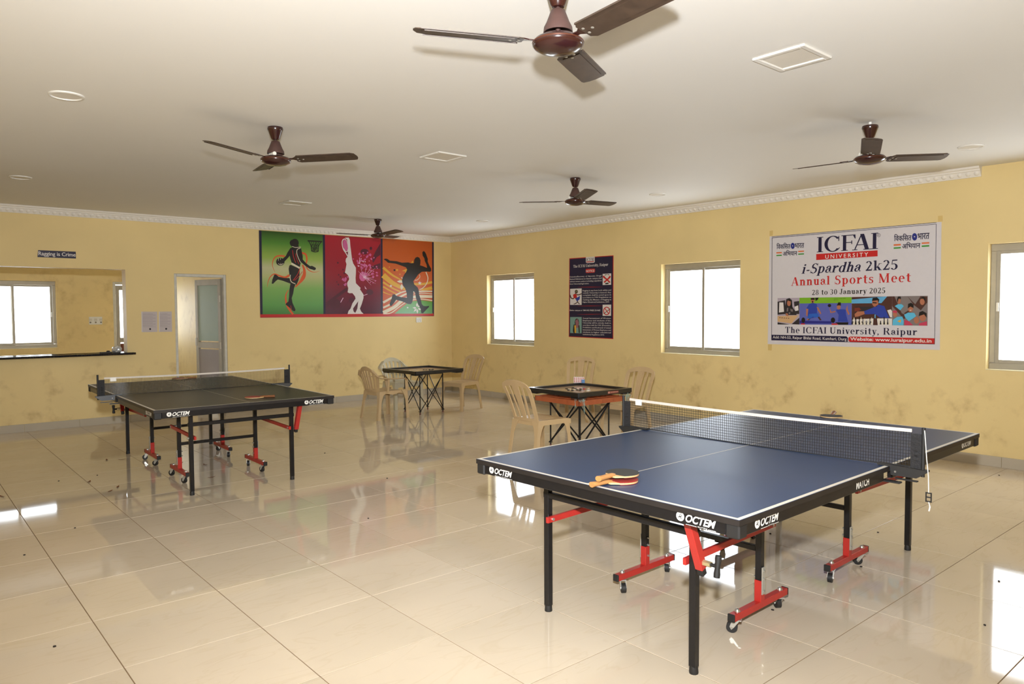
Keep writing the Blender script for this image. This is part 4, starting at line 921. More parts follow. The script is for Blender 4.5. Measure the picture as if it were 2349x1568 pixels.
# ================================================================== small wall things
rg = Sheet('slogan_sign', 'small dark blue sign reading Ragging is Crime above the hatch', 'sign', 1, YB, (130, 592), (0, 480, 3.915))
rg.slab([(342, 366), (680, 380), (682, 441), (336, 428)], 0.004, 'plate', NAVY)
rg.text(heavy(font_geom('Ragging is Crime', 0.0), 0.02), (345, 411), (679, 424), (345, 376), 0.004+LAYER, 'slogan_letters', WHITE, 0.72)
PAPER = ink('paper', (200, 190, 190), 0.25); PLINE = ink('print_grey', (150, 140, 146), 0.4)
def paper(px, x0, x1, y0, y1, lb):
    s = Sheet('paper_notice', lb, 'paper', 1, YB, ((x0+x1)/2/3.915, 480+y1/3.915), (0, 480, 3.915), 'paper notices beside the doorway')
    s.slab(px, 0.0015, 'sheet', PAPER)
    s.polys([s.ribbon([(x0+12, y), (x1-(14 if k % 3 else 40), y+1)], 2.2, n=1) for k, y in enumerate(range(int(y0)+18, int(y1)-46, 9))], 0.0015+LAYER, 'print_lines', PLINE)
    s.polys([ring_pts((x0+x1)/2+8, y1-28, 9, 9, 12)], 0.0015+LAYER, 'round_stamp', DGRY)
    s.polys([[(x0+2, y0), (x0+8, y0), (x0+9, y1-4), (x0+3, y1)]], 0.0015+2*LAYER, 'tape_strip', WHITE)
paper([(1268, 918), (1412, 918), (1414, 1100), (1276, 1102)], 1268, 1412, 918, 1102, 'laminated paper notice nearer the hatch')
paper([(1424, 918), (1542, 916), (1546, 1098), (1426, 1100)], 1424, 1544, 918, 1100, 'laminated paper notice nearer the door frame')
def plate(name, lb, cat, c, sz, axis_plane, n_sw):
    t = thing(name, lb, cat, c)
    MB().box((0, -0.006, sz[1]/2), (sz[0], 0.012, sz[1]), ch=0.003).build('face_plate', WHITE_PL, t)
    for k in range(n_sw):
        x = (k-(n_sw-1)/2)*sz[0]*0.4
        MB().box((x, -0.0135, sz[1]*0.62), (sz[0]*0.22, 0.005, sz[1]*0.3), ch=0.0015).build('rocker', P('switch_grey', (212, 208, 198), 0.4), t)
        MB().cyl((x, -0.0121, sz[1]*0.28), (x, -0.0135, sz[1]*0.28), sz[0]*0.07, n=10).build('socket_hole', P('socket_dark', (128, 120, 104), 0.6), t)
sk = hit(960.5, 739, 1, YB)
plate('wall_socket', 'small white socket plate under the sports mural', 'socket', sk, (0.115, 0.09), YB, 2)
sw = hit(219.5, 744, 1, AY)
plate('switch_board', 'white switch board on the wall beyond the hatch', 'switch', sw, (0.21, 0.14), AY, 3)
# crumpled film and a dark cloth on the hatch ledge
FILM = P('clear_film', (214, 216, 218), 0.12, 0.3, var=0.25, scale=18, coat=0.6)
fp = hit(271, 806, 1, YB); 
bm2 = bmesh.new(); bmesh.ops.create_icosphere(bm2, subdivisions=3, radius=0.06)
rr = random.Random(9)
for v in bm2.verts: v.co *= 1+0.32*(rr.random()-.5); v.co.z = max(v.co.z*0.82, -0.04)
mz = min(v.co.z for v in bm2.verts)
for v in bm2.verts: v.co.z -= mz
me = bpy.data.meshes.new('crumpled_film'); bm2.to_mesh(me); bm2.free(); me.materials.append(FILM)
cf = bpy.data.objects.new('crumpled_film', me); COL.objects.link(cf); cf.location = (fp.x, YB+0.07, SERVE[2])
tag(cf, 'crumpled ball of clear film on the granite ledge', 'packaging')
t = thing('dark_tool', 'flat dark strip with a small knob lying on the granite ledge', 'tool', (hit(245, 808, 1, YB).x, YB+0.06, SERVE[2]))
MB().prism(rrect(0.15, 0.05, 0.02), 0.0, 0.012).build('strip', P('dark_rubber', (52, 48, 46), 0.5), t)
MB().lathe([(0.022, 0.012), (0.024, 0.022), (0.014, 0.03), (0, 0.031)], 12, None, (0.03, 0, 0)).build('knob', P('dark_rubber', (52, 48, 46), 0.5), t, smooth=40)
# ================================================================== table tennis tables
def playing_paint(name, rgb, rough):
    """matt table paint with faint ball scuffs and scratches"""
    m = P(name, rgb, rough, var=0.10, scale=2.5, spec=0.45)
    nt = m.node_tree; L = nt.links; b = nt.nodes['Principled BSDF']
    src = b.inputs['Base Color'].links[0].from_socket
    tc = node(nt, 'ShaderNodeTexCoord'); n = node(nt, 'ShaderNodeTexNoise', Scale=55.0, Detail=6.0, Roughness=0.8); L.new(tc.outputs['Object'], n.inputs['Vector'])
    r = ramp(nt, [(0.66, (0, 0, 0)), (0.76, (0.5, 0.5, 0.5))]); L.new(n.outputs['Fac'], r.inputs[0])
    mx = node(nt, 'ShaderNodeMix', data_type='RGBA'); L.new(r.outputs[0], mx.inputs['Factor']); L.new(src, mx.inputs['A']); mx.inputs['B'].default_value = lin((150, 160, 176))
    L.new(mx.outputs['Result'], b.inputs['Base Color'])
    return m
TBLUE = playing_paint('table_blue_paint', (36, 58, 92), 0.40)
TDARK = playing_paint('table_black_paint', (30, 33, 39), 0.38)
LINEW = P('line_white', (208, 201, 188), 0.5, var=0.06, scale=40)
BLKM = P('black_frame_enamel', (26, 25, 27), 0.32, 0.2, var=0.3, scale=20)
BLKW = P('black_worn_edge_and_reflection', (38, 34, 33), 0.45, 0.1, var=0.35, scale=18)  # worn edge bands, and the brown reflection painted into the far end rails
REDM = P('red_frame_enamel', (180, 46, 40), 0.36, 0.1, var=0.12, scale=14)
RUB = P('black_rubber', (28, 27, 27), 0.6, var=0.2)
TRED = P('transfer_white', (232, 230, 224), 0.5, var=0.03)
PLATEM = P('zinc_plate', (196, 196, 190), 0.3, 0.6, var=0.08)
TTH = 0.76
def place_text(geom, root_part, name, mat, org, xdir, updir, width, height, cap):
    vs, fs = geom; x0, x1 = min(v[0] for v in vs), max(v[0] for v in vs)
    y0, y1 = (0, cap) if cap else (min(v[1] for v in vs), max(v[1] for v in vs))
    o, xd, ud = Vector(org), Vector(xdir), Vector(updir)
    return MB().add([o+xd*((x-x0)/(x1-x0)*width)+ud*((y-y0)/(y1-y0)*height) for x, y in vs], fs).build(name, mat, root_part)
OCT = font_geom('OCTEM', 0.03, 0.35)
MATCH = font_geom('MATCH', 0.03)
SUB = font_geom('sporting', 0.0, res=1)
def badge(parent, org, xdir, w, name='maker_mark', sub=True):
    """round figure emblem and the maker's slanted capitals, on an apron face; org = lower left"""
    xd, ud = Vector(xdir), Vector((0, 0, 1)); o = Vector(org); h = w*0.17
    r = h*0.62; c = o+xd*r+ud*(h*0.5)
    mb = MB(); pts = [c+xd*(r*math.cos(t))+ud*(r*math.sin(t)) for t in (2*PI*i/18 for i in range(18))]
    mb.add(pts, [tuple(range(18))]).build('maker_emblem', TRED, parent)
    nrm = xd.cross(ud).normalized()
    nd = nrm*0.0004
    fig = MB()
    for pl in ([(-.5, .1), (-.1, .45), (.1, .1), (.5, .35), (.55, .2), (.15, -.1), (-.05, .2)], [(-.1, .1), (.2, -.1), (.45, -.55), (.3, -.6), (0, -.2), (-.5, -.35), (-.55, -.2)], [(.0, .5), (.15, .7), (.3, .5), (.15, .35)]):
        fig.add([c+xd*(x*r*.9)+ud*(y*r*.9)+nd for x, y in pl], [tuple(t) for t in tessellate_polygon([[Vector((x, y, 0)) for x, y in pl]])])
    fig.build('emblem_figure', BLKM, parent)
    place_text(OCT, parent, name, TRED, o+xd*(2.3*r), xd, ud, w-2.3*r, h, 0.72)
    if sub:
        place_text(SUB, parent, 'maker_subline', TRED, o+xd*(w*.55)-ud*(h*.42), xd, ud, w*0.24, h*.26, None)
        for a, b in ((0.25, 0.53), (0.81, 1.0)):
            MB().add([o+xd*(w*a)-ud*(h*.3), o+xd*(w*b)-ud*(h*.3), o+xd*(w*b)-ud*(h*.36), o+xd*(w*a)-ud*(h*.36)], [(0, 1, 2, 3)]).build('maker_rule', TRED, parent)

def caster(root, x, y, ang, h=0.068):
    """swivel caster under a foot bar"""
    r = 0.026; m = Matrix.Translation((x, y, 0)) @ Matrix.Rotation(ang, 4, 'Z')
    fk = MB()
    for s in (-1, 1):
        vs = [(-0.012, s*0.016, h-0.004), (0.022, s*0.016, h-0.004), (0.034, s*0.016, r+0.004), (0.026, s*0.016, r-0.010), (0.014, s*0.016, r+0.002)]
        n = len(vs); fk.add([m @ Vector(v) for v in vs]+[m @ Vector((v[0], v[1]-s*0.0025, v[2])) for v in vs], [tuple(range(n)), tuple(range(n, 2*n))]+[(i, (i+1) % n, n+(i+1) % n, n+i) for i in range(n)])
    fk.box((0, 0, h-0.004), (0.04, 0.036, 0.006), m, ch=0.001)
    f = fk.build('caster_fork', PLATEM, root)
    a, b = m @ Vector((0.024, -0.0115, r)), m @ Vector((0.024, 0.0115, r))
    MB().cyl(a, b, r, n=20).build('wheel', RUB, f, smooth=40)
    MB().cyl(m @ Vector((0.024, -0.0185, r)), m @ Vector((0.024, 0.0185, r)), 0.006, n=8).build('axle', STEEL, f)

def tt_table(label, loc, rz, top_mat, knobs, marks, bars):
    """long axis = local x, 2.74 m; the end at -x faces the camera"""
    t = thing('table_tennis_table', label, 'table', loc, rz)
    Lh, Wh = 1.37, 0.7625
    ap = {}
    for s in (-1, 1):
        cx = s*(Lh/2+0.0015); ln = Lh-0.003
        top = MB().box((cx, 0, TTH-0.010), (ln, 2*Wh, 0.020), ch=0.001).build('playing_half', top_mat, t)
        # painted lines: edges and a thin centre line
        z = TTH+0.0004; e = 0.020
        xe = s*Lh; xi = s*0.003
        def quad(mb, x0, x1, y0, y1): mb.add([(x0, y0, z), (x1, y0, z), (x1, y1, z), (x0, y1, z)], [(0, 1, 2, 3)])
        mb = MB()
        quad(mb, xi, xe-s*e, Wh-e, Wh-0.001); quad(mb, xi, xe-s*e, -Wh+0.001, -Wh+e); quad(mb, xe-s*e, xe-s*0.001, -Wh+0.001, Wh-0.001)
        mb.build('edge_line', LINEW, top); mb = MB(); quad(mb, xi, xe-s*e, -0.0025, 0.0025); mb.build('centre_line', LINEW, top)
        eb = MB()     # black edge band
        eb.box((xe-s*-0.0006, 0, TTH-0.0125), (0.0012, 2*Wh+0.002, 0.023)); eb.box((cx, Wh+0.0006, TTH-0.0125), (ln, 0.0012, 0.023)); eb.box((cx, -Wh-0.0006, TTH-0.0125), (ln, 0.0012, 0.023))
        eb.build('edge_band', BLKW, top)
        # apron rails below the top, set back a little, with corner caps
        for nm, c, d in (('end', (xe-s*0.020, 0, TTH-0.046), (0.026, 2*Wh-0.12, 0.048)), ('side', (cx, Wh-0.020, TTH-0.046), (ln-0.10, 0.026, 0.048)), ('side_near', (cx, -Wh+0.020, TTH-0.046), (ln-0.10, 0.026, 0.048)), ('inner', (xi+s*0.03, 0, TTH-0.046), (0.026, 2*Wh-0.12, 0.048))):
            ap[(s, nm)] = MB().box(c, d, ch=0.002).build('apron_rail', BLKM if nm != 'end' or s < 0 else BLKW, t)  # far end rail is browner: its reflection is put into the colour
        for sy in (-1, 1):
            MB().box((xe-s*0.030, sy*(Wh-0.030), TTH-0.048), (0.058, 0.058, 0.056), ch=0.006).build('corner_cap', RUB, t)
        # leg frame at the end of this half
        lx, ly = s*1.170, 0.435
        for sy in (-1, 1):
            lg = MB().box((lx, sy*ly, (TTH-0.07+0.03)/2), (0.032, 0.032, TTH-0.07-0.03), ch=0.002).build('leg', BLKM, t)
            MB().lathe([(0.019, 0.0), (0.020, 0.006), (0.018, 0.030), (0.017, 0.034)], 12, None, (lx, sy*ly, 0)).build('foot', RUB, lg, smooth=40)
        MB().box((lx-s*0.0, 0, bars[0]), (0.026, 2*ly+0.045, 0.030), ch=0.002).build('leg_crossbar', BLKM, t)
        # undercarriage: two posts, T feet with casters
        px, py = s*0.49, 0.35
        for sy in (-1, 1):
            zs = 0.205
            MB().box((px, sy*py, (TTH-0.03+zs)/2), (0.032, 0.032, TTH-0.03-zs), ch=0.002).build('post', BLKM, t)
            lo = MB().box((px, sy*py, (zs+0.10)/2), (0.036, 0.036, zs-0.10), ch=0.002).build('lower_post', REDM, t, label='red lower post')
            MB().box((px, sy*(py+0.021), 0.205), (0.030, 0.005, 0.135), ch=0.001).build('adjuster_plate', PLATEM, lo, label='zinc adjusting plate')
            bl = MB()
            for zz in (0.155, 0.215, 0.255): bl.cyl((px, sy*(py+0.023), zz), (px, sy*(py+0.029), zz), 0.007, n=6); bl.cyl((px, sy*(py-0.016), zz), (px, sy*(py-0.028), zz), 0.006, n=6)
            bl.build('bolts', STEEL, lo)
            ft = MB().box((px, sy*py, 0.085), (0.50, 0.034, 0.034), ch=0.002).build('foot_bar', REDM, t, label='red foot bar')
            for e_ in (-1, 1):
                MB().box((px+e_*0.252, sy*py, 0.085), (0.010, 0.036, 0.036), ch=0.002).build('end_cap', RUB, ft)
                MB().lathe([(0.014, 0.102), (0.014, 0.106), (0.008, 0.115), (0, 0.117)], 10, None, (px+e_*0.20, sy*py, 0)).build('cap_nut', STEEL, ft, smooth=40)
                caster(t, px+e_*0.20, sy*py, random.uniform(0, 6.28))
        MB().box((px, 0, bars[1] if s < 0 else bars[2]), (0.026, 2*py-0.032, 0.026), ch=0.002).build('post_crossbar', BLKM, t)
        # folding stays: a long red brace at each leg and one short locking arm
        for sy in (-1, 1):
            y_ = sy*(ly-0.026)
            MB().beam((s*1.205, y_, 0.478), (s*0.46, y_, 0.492), 0.016, 0.030, ch=0.0015).build('brace', REDM, t, label='red folding brace')
            MB().cyl((s*1.170, sy*(ly-0.04), 0.479), (s*1.170, sy*(ly+0.030), 0.479), 0.008, n=8).build('pivot_bolt', STEEL, t)
            MB().cyl((s*0.49, sy*(py-0.02), 0.491), (s*0.49, sy*(ly-0.012), 0.491), 0.008, n=8).build('pivot_bolt', STEEL, t)
        sy = s          # the two locking arms sit at opposite corners
        y_ = sy*(ly+0.040)
        arm = MB().beam((s*1.275, y_, TTH-0.068), (s*1.180, y_, 0.462), 0.036, 0.036, up=(1, 0, 0), ch=0.002).build('locking_arm', REDM, t, label='red locking arm')
        MB().beam((s*1.183, y_, 0.470), (s*1.170, y_, 0.432), 0.028, 0.030, up=(1, 0, 0), ch=0.003).build('arm_end', RUB, arm)
        if (s in knobs):
            kz = 0.492; kx = s*1.190; k0 = y_+sy*0.018
            MB().cyl((kx, k0, kz), (kx, k0+sy*0.035, kz), 0.013, n=6).build('knob_nut', P('brass_nut', (206, 192, 150), 0.3, 0.7), arm)
            MB().cyl((kx, k0+sy*0.03, kz), (kx, k0+sy*0.062, kz), 0.008, n=8).build('knob_stem', RUB, arm)
            MB().lathe([(0.0, -0.046), (0.013, -0.044), (0.014, -0.030), (0.010, 0.0), (0.014, 0.030), (0.013, 0.044), (0.0, 0.046)], 10, Matrix.Translation((kx, k0+sy*0.066, kz)) @ Matrix.Rotation(0.15, 4, 'Y')).build('knob', RUB, arm, smooth=50)
    # transfers on the aprons
    ze = TTH-0.056; xf = -Lh+0.0068; w = 0.175
    en = ap[(-1, 'end')]
    badge(en, (xf-0.0006, 0.667, ze), (0, -1, 0), w, sub=True); badge(en, (xf-0.0006, -0.481, ze), (0, -1, 0), 0.18, sub=True)
    yf = -Wh+0.0068
    if 'near_side' in marks:
        badge(ap[(-1, 'side_near')], (-1.251, yf-0.0006, ze), (1, 0, 0), 0.18)
        place_text(MATCH, ap[(-1, 'side_near')], 'model_word', TRED, (-0.365, yf-0.0006, ze+0.000), (1, 0, 0), (0, 0, 1), 0.14, 0.034, 0.72)
        badge(ap[(1, 'side_near')], (1.071, yf-0.0006, ze+0.003), (1, 0, 0), 0.165, sub=False)
    if 'far_side' in marks:
        badge(ap[(-1, 'side')], (-Lh+0.28, Wh-0.0062, ze), (-1, 0, 0), 0.18, sub=False)
    return t
tt_table('blue table tennis table with black apron on red wheeled undercarriage', (3.702, 2.262, 0), 0.0214, TBLUE, (-1,), ('near_side',), (0.598, 0.358, 0.375))
# the black table's long axis runs along world y; its -x end faces the camera after turning
tt_table('black table tennis table with dark top near the serving hatch', (2.365, 7.515, 0), PI/2-0.0205, TDARK, (1,), ('near_side', 'far_side'), (0.592, 0.325, 0.347))

# ------------------------------------------------------------------ nets
NETB = P('net_cord_black', (22, 22, 24), 0.8, var=0.1)
TAPEW = P('net_tape_white', (208, 199, 188), 0.7, var=0.06, scale=50, bump=0.2)
SLEEVE = P('net_sleeve_black', (30, 29, 31), 0.75, var=0.25, scale=20, bump=0.4)
def tt_net(label, loc, rz, top, half, post_h, tagside, cord, clamp_mat):
    """net across the table: local y runs along the net, origin on the floor under the table centre"""
    t = thing('table_tennis_net', label, 'net', (loc[0], loc[1], TTH), rz)
    top -= TTH; zb = 0.012; mesh = MB(); r = 0.0009
    ny = int(2*half/0.0125); nz = 11
    def sag(y): return -0.010*(1-(y/half)**2)
    for k in range(ny+1):
        y = -half+2*half*k/ny
        mesh.box((0, y, (zb+top-0.012)/2+sag(y)), (2*r, 2*r, top-0.012-zb))
    seg = 12
    for j in range(nz+1):
        for k in range(seg):
            y0, y1 = -half+2*half*k/seg, -half+2*half*(k+1)/seg; z = zb+(top-0.012-zb)*j/nz; rr_ = r if j else 0.0022
            mesh.beam((0, y0, z+sag(y0)), (0, y1, z+sag(y1)), 2*rr_, 2*rr_)
    o = mesh.build('net_mesh', NETB, t)
    tp = MB(); sect = [(-0.0016, -0.008), (0.0016, -0.008), (0.0016, 0.008), (-0.0016, 0.008)]
    tp.sweep([(0, -half+2*half*k/16, top-0.006+sag(-half+2*half*k/16)) for k in range(17)], sect)
    tape = tp.build('top_tape', TAPEW, t)
    MB().box((-0.0025, tagside*(half-0.075), top-0.020+sag(half-0.075)), (0.0012, 0.05, 0.034)).build('paper_tag', TRED, tape, label='white tag hanging from the tape')
    for s in (-1, 1):
        yp = s*(half+0.052)
        MB().cyl((0, yp, -0.03), (0, yp, post_h), 0.0085, n=12).build('post', RUB, t, smooth=40)
        MB().patch(lambda a, b: (Vector((0.006*math.sin(b*40)*(1-abs(2*a-1)), s*(half-0.004+0.05*a), 0.0+b*(top-0.02))), Vector((1, 0, 0))), 0, 1, 4, 0, 1, 14, 0.005).build('side_sleeve', SLEEVE, t, smooth=60)
        # clamp: long bracket over the table edge with a sprung jaw below
        m = MB(); y0, y1 = s*0.71, s*(half+0.075)
        pr = [(y0, 0.002), (y0, 0.012), (y1, 0.004), (y1, -0.004), (s*(half+0.03), -0.038), (s*0.775, -0.040), (s*0.770, 0.001)]
        n = len(pr)
        for x0, x1 in ((-0.020, 0.020),):
            m.add([(x0, a, b) for a, b in pr]+[(x1, a, b) for a, b in pr], [tuple(range(n)), tuple(range(n, 2*n))]+[(i, (i+1) % n, n+(i+1) % n, n+i) for i in range(n)])
        cl = m.build('clamp', clamp_mat, t)
        MB().box((0, s*0.765, -0.075), (0.034, 0.10, 0.008), ch=0.002).box((0, s*0.84, -0.056), (0.020, 0.10, 0.006), ch=0.001).build('clamp_jaw', clamp_mat, cl)
        MB().cyl((-0.0225, s*0.795, -0.02), (0.0225, s*0.795, -0.02), 0.005, n=8).build('clamp_pin', STEEL, cl)
    if cord:
        yp = cord*(half+0.06)
        cr = MB().tube([(-0.012, yp, post_h-0.01), (-0.014, yp+cord*0.012, 0.06), (-0.012, yp+cord*0.02, -0.02), (-0.010, yp+cord*0.022, -0.10)], 0.0022)
        cord_o = cr.build('tension_cord', TRED, t, label='white tension cord')
        bk = MB(); yb_ = yp+cord*0.022
        for dz in (0, -0.02, -0.04): bk.box((-0.010, yb_, -0.10+dz), (0.006, 0.024, 0.005))
        for dy in (-0.011, 0.011): bk.box((-0.010, yb_+dy, -0.12), (0.006, 0.004, 0.046))
        bk.build('cord_buckle', RUB, cord_o)
        MB().tube([(-0.010, yb_, -0.14), (-0.008, yb_+cord*0.006, -0.165), (-0.014, yb_+cord*0.004, -0.185)], 0.0035).build('frayed_end', TRED, cord_o)
tt_net('black net with white tape clamped to the blue table', (3.702, 2.262), 0.0214, 0.952, 0.86, 0.205, 1, -1, RUB)
tt_net('black net with white tape clamped to the black table', (2.365, 7.515), PI/2-0.0205, 0.932, 0.855, 0.20, 1, 0, P('steel_clamp', (98, 102, 108), 0.35, 0.7, var=0.15))

# ------------------------------------------------------------------ bats
PLY = P('bat_plywood', (206, 170, 118), 0.5, var=0.12, scale=60)
HANDL = P('bat_handle_wood', (178, 126, 74), 0.45, var=0.25, scale=30)
HANDD = P('bat_handle_dark', (128, 78, 40), 0.45, var=0.25, scale=30)
RBK = P('bat_rubber_black', (46, 46, 46), 0.6, var=0.1); RRD = P('bat_rubber_red', (150, 48, 40), 0.55, var=0.12)
def bat(label, x, y, z, rz, up, dn, hm, tilt=0.0):
    t = thing('table_tennis_bat', label, 'bat', (x, y, z), rz, 'bats left on the tables'); t.rotation_euler = (0, tilt, rz)
    out = []
    for k in range(30):
        a = 2*PI*k/30; out.append((0.080*math.cos(a), 0.075*math.sin(a)*(1-0.10*max(0, -math.cos(a)))))
    neck = [(p if p[0] > -0.068 else (-0.085, 0.022 if p[1] > 0 else -0.022)) for p in out]
    MB().prism([p for p in neck], 0.0025, 0.0090).build('blade', PLY, t)
    rub = [p for p in out if p[0] > -0.058]
    MB().prism(rub, 0.0090, 0.0112).build('upper_rubber', up, t); MB().prism(rub, 0.0003, 0.0025).build('lower_rubber', dn, t)
    pts = [(-0.055, 0, 0.0058), (-0.075, 0, 0.0058), (-0.10, 0, 0.0058), (-0.15, 0, 0.0060), (-0.178, 0, 0.0062)]
    # handle scales above and below the blade, flared at the end
    h = MB(); sec = [(0.012*math.cos(a)*1.15, 0.0105*math.sin(a)) for a in (2*PI*i/12 for i in range(12))]
    h.sweep([(p[0], p[1], p[2]+0.0052) for p in pts], sec, scales=[0.35, 0.9, 1.0, 1.02, 1.2]); h.build('handle', hm, t, smooth=50)
    return t
def lay(u, v, z): q = hit(u, v, 2, z); return q.x, q.y
bx, by = lay(1424, 1099, 0.77)
bat('worn bat with pale handle lying under another on the blue table', bx, by, TTH+0.001, math.radians(-4), RRD, RRD, HANDL)
bat('black-faced bat stacked on top of another on the blue table', bx+0.022, by+0.012, TTH+0.0262, math.radians(6), RBK, RRD, HANDL)
bx, by = lay(1907, 953, 0.77)
bat('dark bat lying beyond the net of the blue table', bx, by, TTH+0.001, math.radians(200), RBK, RBK, HANDD)
bx, by = lay(583, 911, 0.765)
bat('red bat at the near end of the black table', bx, by, TTH+0.001, math.radians(150), RRD, RBK, HANDD)
bx, by = lay(412, 868, 0.765)
bat('red bat beyond the net of the black table', bx, by, TTH+0.001, math.radians(158), RRD, RBK, HANDL)
# ================================================================== carrom boards on folding stands
CARB = P('carrom_rail_black', (24, 23, 24), 0.3, var=0.2, scale=30, coat=0.2)
PLAY = P('carrom_plywood', (196, 164, 128), 0.25, var=0.10, scale=7, coat=0.25)
ORW = P('orange_brown_wood', (176, 92, 52), 0.5, var=0.2, scale=12)
STAND = P('stand_black_steel', (22, 22, 24), 0.35, 0.3, var=0.2)
NETG = P('pocket_net_cord', (150, 178, 168), 0.7, var=0.2)
PKT = P('pocket_dark', (20, 18, 16), 0.8)
INKB = P('carrom_ink', (40, 30, 28), 0.4); INKR = P('carrom_ink_red', (150, 40, 34), 0.4)
def stand(label, x, y, h, s, rz=0.0, br=0.0065):
    t = thing('carrom_stand', label, 'stand', (x, y, 0), rz); a = s/2
    cs = [(-a, -a), (a, -a), (a, a), (-a, a)]
    for cx, cy in cs:
        lg = MB().cyl((cx, cy, 0.02), (cx, cy, h-0.012), 0.0085, n=10).build('leg', STAND, t, smooth=40)
        MB().box((cx, cy, 0.045), (0.034, 0.034, 0.010), ch=0.002).build('clip_plate', STAND, lg)
        MB().lathe([(0.011, 0), (0.012, 0.01), (0.009, 0.022)], 10, None, (cx, cy, 0)).build('foot', P('foot_rubber_brown', (110, 62, 52), 0.6), lg, smooth=40)
    for i in range(4):
        (x0, y0), (x1, y1) = cs[i], cs[(i+1) % 4]
        ox, oy = (y1-y0)/s*0.012, -(x1-x0)/s*0.012
        MB().cyl((x0+ox, y0+oy, 0.05), (x1+ox, y1+oy, h-0.02), br, n=8).build('cross_brace', STAND, t, smooth=40)
        MB().cyl((x1-ox*.2, y1-oy*.2, 0.05), (x0-ox*.2, y0-oy*.2, h-0.02), br, n=8).build('cross_brace', STAND, t, smooth=40)
        MB().beam((x0, y0, h-0.006), (x1, y1, h-0.006), 0.016, 0.012).build('top_bar', STAND, t)
    return t
def board(label, x, y, z, S, rz, play, under, label_plate):
    """z = underside of the board"""
    t = thing('carrom_board', label, 'board', (x, y, z), rz); rw, H = 0.048, 0.046; ip = S-2*rw
    for i in range(4):
        m = Matrix.Rotation(i*PI/2, 4, 'Z')
        out = [(-S/2+0.012, -S/2), (S/2-0.012, -S/2), (S/2, -S/2+0.012), (S/2-rw, -S/2+rw), (-S/2+rw, -S/2+rw), (-S/2, -S/2+0.012)]
        MB().prism(out, 0.0, H, m).build('rail', CARB, t)
    MB().box((0, 0, 0.014), (ip, ip, 0.012)).build('playing_surface', play, t)
    zz = 0.0206; k = ip/0.74
    def ringm(r, w_, n=32):
        mb = MB(); vs = []
        for i in range(n): c, s_ = math.cos(2*PI*i/n), math.sin(2*PI*i/n); vs += [(r*c, r*s_, zz), ((r-w_)*c, (r-w_)*s_, zz)]
        return mb.add(vs, [(2*i, 2*((i+1) % n), 2*((i+1) % n)+1, 2*i+1) for i in range(n)])
    ringm(0.085*k, 0.003).build('centre_circle', INKB, t); ringm(0.016*k, 0.016*k-0.0001, 16).build('centre_spot', INKR, t)
    lm = MB()
    for i in range(4):
        m = Matrix.Rotation(i*PI/2, 4, 'Z')
        for off, w_ in ((0.27, 0.003), (0.238, 0.0015)): lm.add([(-0.235*k, -off*k, zz), (0.235*k, -off*k, zz), (0.235*k, -off*k+w_, zz), (-0.235*k, -off*k+w_, zz)], [(0, 1, 2, 3)], m)
    lm.build('base_lines', INKB, t)
    for i in range(4):
        for sx in (-1, 1): MB().lathe([(0.016*k, zz+0.0002), (0.0, zz+0.0003)], 14, Matrix.Rotation(i*PI/2, 4, 'Z'), (sx*0.235*k, -0.254*k, 0)).build('base_spot', INKR, t)
    for sx in (-1, 1):
        for sy in (-1, 1):
            cx, cy = sx*(ip/2-0.024), sy*(ip/2-0.024)
            MB().lathe([(0.023, 0.0212), (0.0, 0.0213)], 16, None, (cx, cy, 0)).build('pocket', PKT, t)
            MB().box((sx*(S/2-0.075), sy*(S/2-0.075), -0.009), (0.13, 0.13, 0.018), ch=0.008).build('pocket_block', CARB, t)
    if under:
        # open lattice of bars under the board
        q = S-0.14
        for i in range(5):
            p = -q/2+q*i/4
            MB().box((p, 0, -0.072), (0.020, q+0.02, 0.056 if i in (0, 4) else 0.044), ch=0.002).build('lattice_bar', ORW, t, label='orange-brown lattice bar')
            MB().box((0, p, -0.072), (q+0.02, 0.020, 0.054 if i in (0, 4) else 0.042), ch=0.002).build('lattice_bar', ORW, t)
        for sx in (-1, 1):
            for sy in (-1, 1): MB().box((sx*q*.25, sy*q*.25, -0.022), (0.05, 0.05, 0.046), ch=0.002).build('spacer_block', ORW, t)
        rn = random.Random(4)
        for (cx, cy) in ((-S/2+0.07, -S/2+0.07), (S/2-0.06, -S/2+0.06)):
            mb = MB()
            for k_ in range(7):
                a = rn.uniform(0, 6.28); x0, y0 = cx+0.05*math.cos(a), cy+0.05*math.sin(a); dz = rn.uniform(0.10, 0.20)
                mb.tube([(x0, y0, 0.0), (x0+rn.uniform(-.02, .02), y0+rn.uniform(-.02, .02), -dz*.5), (x0+rn.uniform(-.03, .03), y0+rn.uniform(-.03, .03), -dz)], 0.0022, 5)
            for k_ in range(5):
                x0, x1 = cx-0.05+0.02*k_, cx-0.03+0.02*k_; mb.tube([(x0, cy-0.045, -0.025), ((x0+x1)/2, cy-0.05, -0.045-0.01*(k_ % 2)), (x1, cy-0.045, -0.028)], 0.002, 5)
            mb.build('torn_pocket_net', NETG, t, label='torn pale green pocket netting', kind='stuff')
    if label_plate:
        pl = MB().add([(0.02, -S/2-0.0006, 0.008), (0.19, -S/2-0.0006, 0.008), (0.19, -S/2-0.0006, 0.036), (0.02, -S/2-0.0006, 0.036)], [(0, 1, 2, 3)]).build('label_strip', P('label_dark_red', (120, 56, 46), 0.4), t)
        mk = MB()
        for k_ in range(8):
            x0 = 0.062+0.0155*k_; mk.add([(x0, -S/2-0.001, 0.017), (x0+0.010, -S/2-0.001, 0.017), (x0+0.010, -S/2-0.001, 0.028), (x0, -S/2-0.001, 0.028)], [(0, 1, 2, 3)])
        mk.box((0.038, -S/2-0.0008, 0.022), (0.026, 0.0004, 0.018)); mk.build('label_marks', P('label_pale', (206, 150, 130), 0.4), pl)
    return t
S1, Z1 = 0.88, 0.615
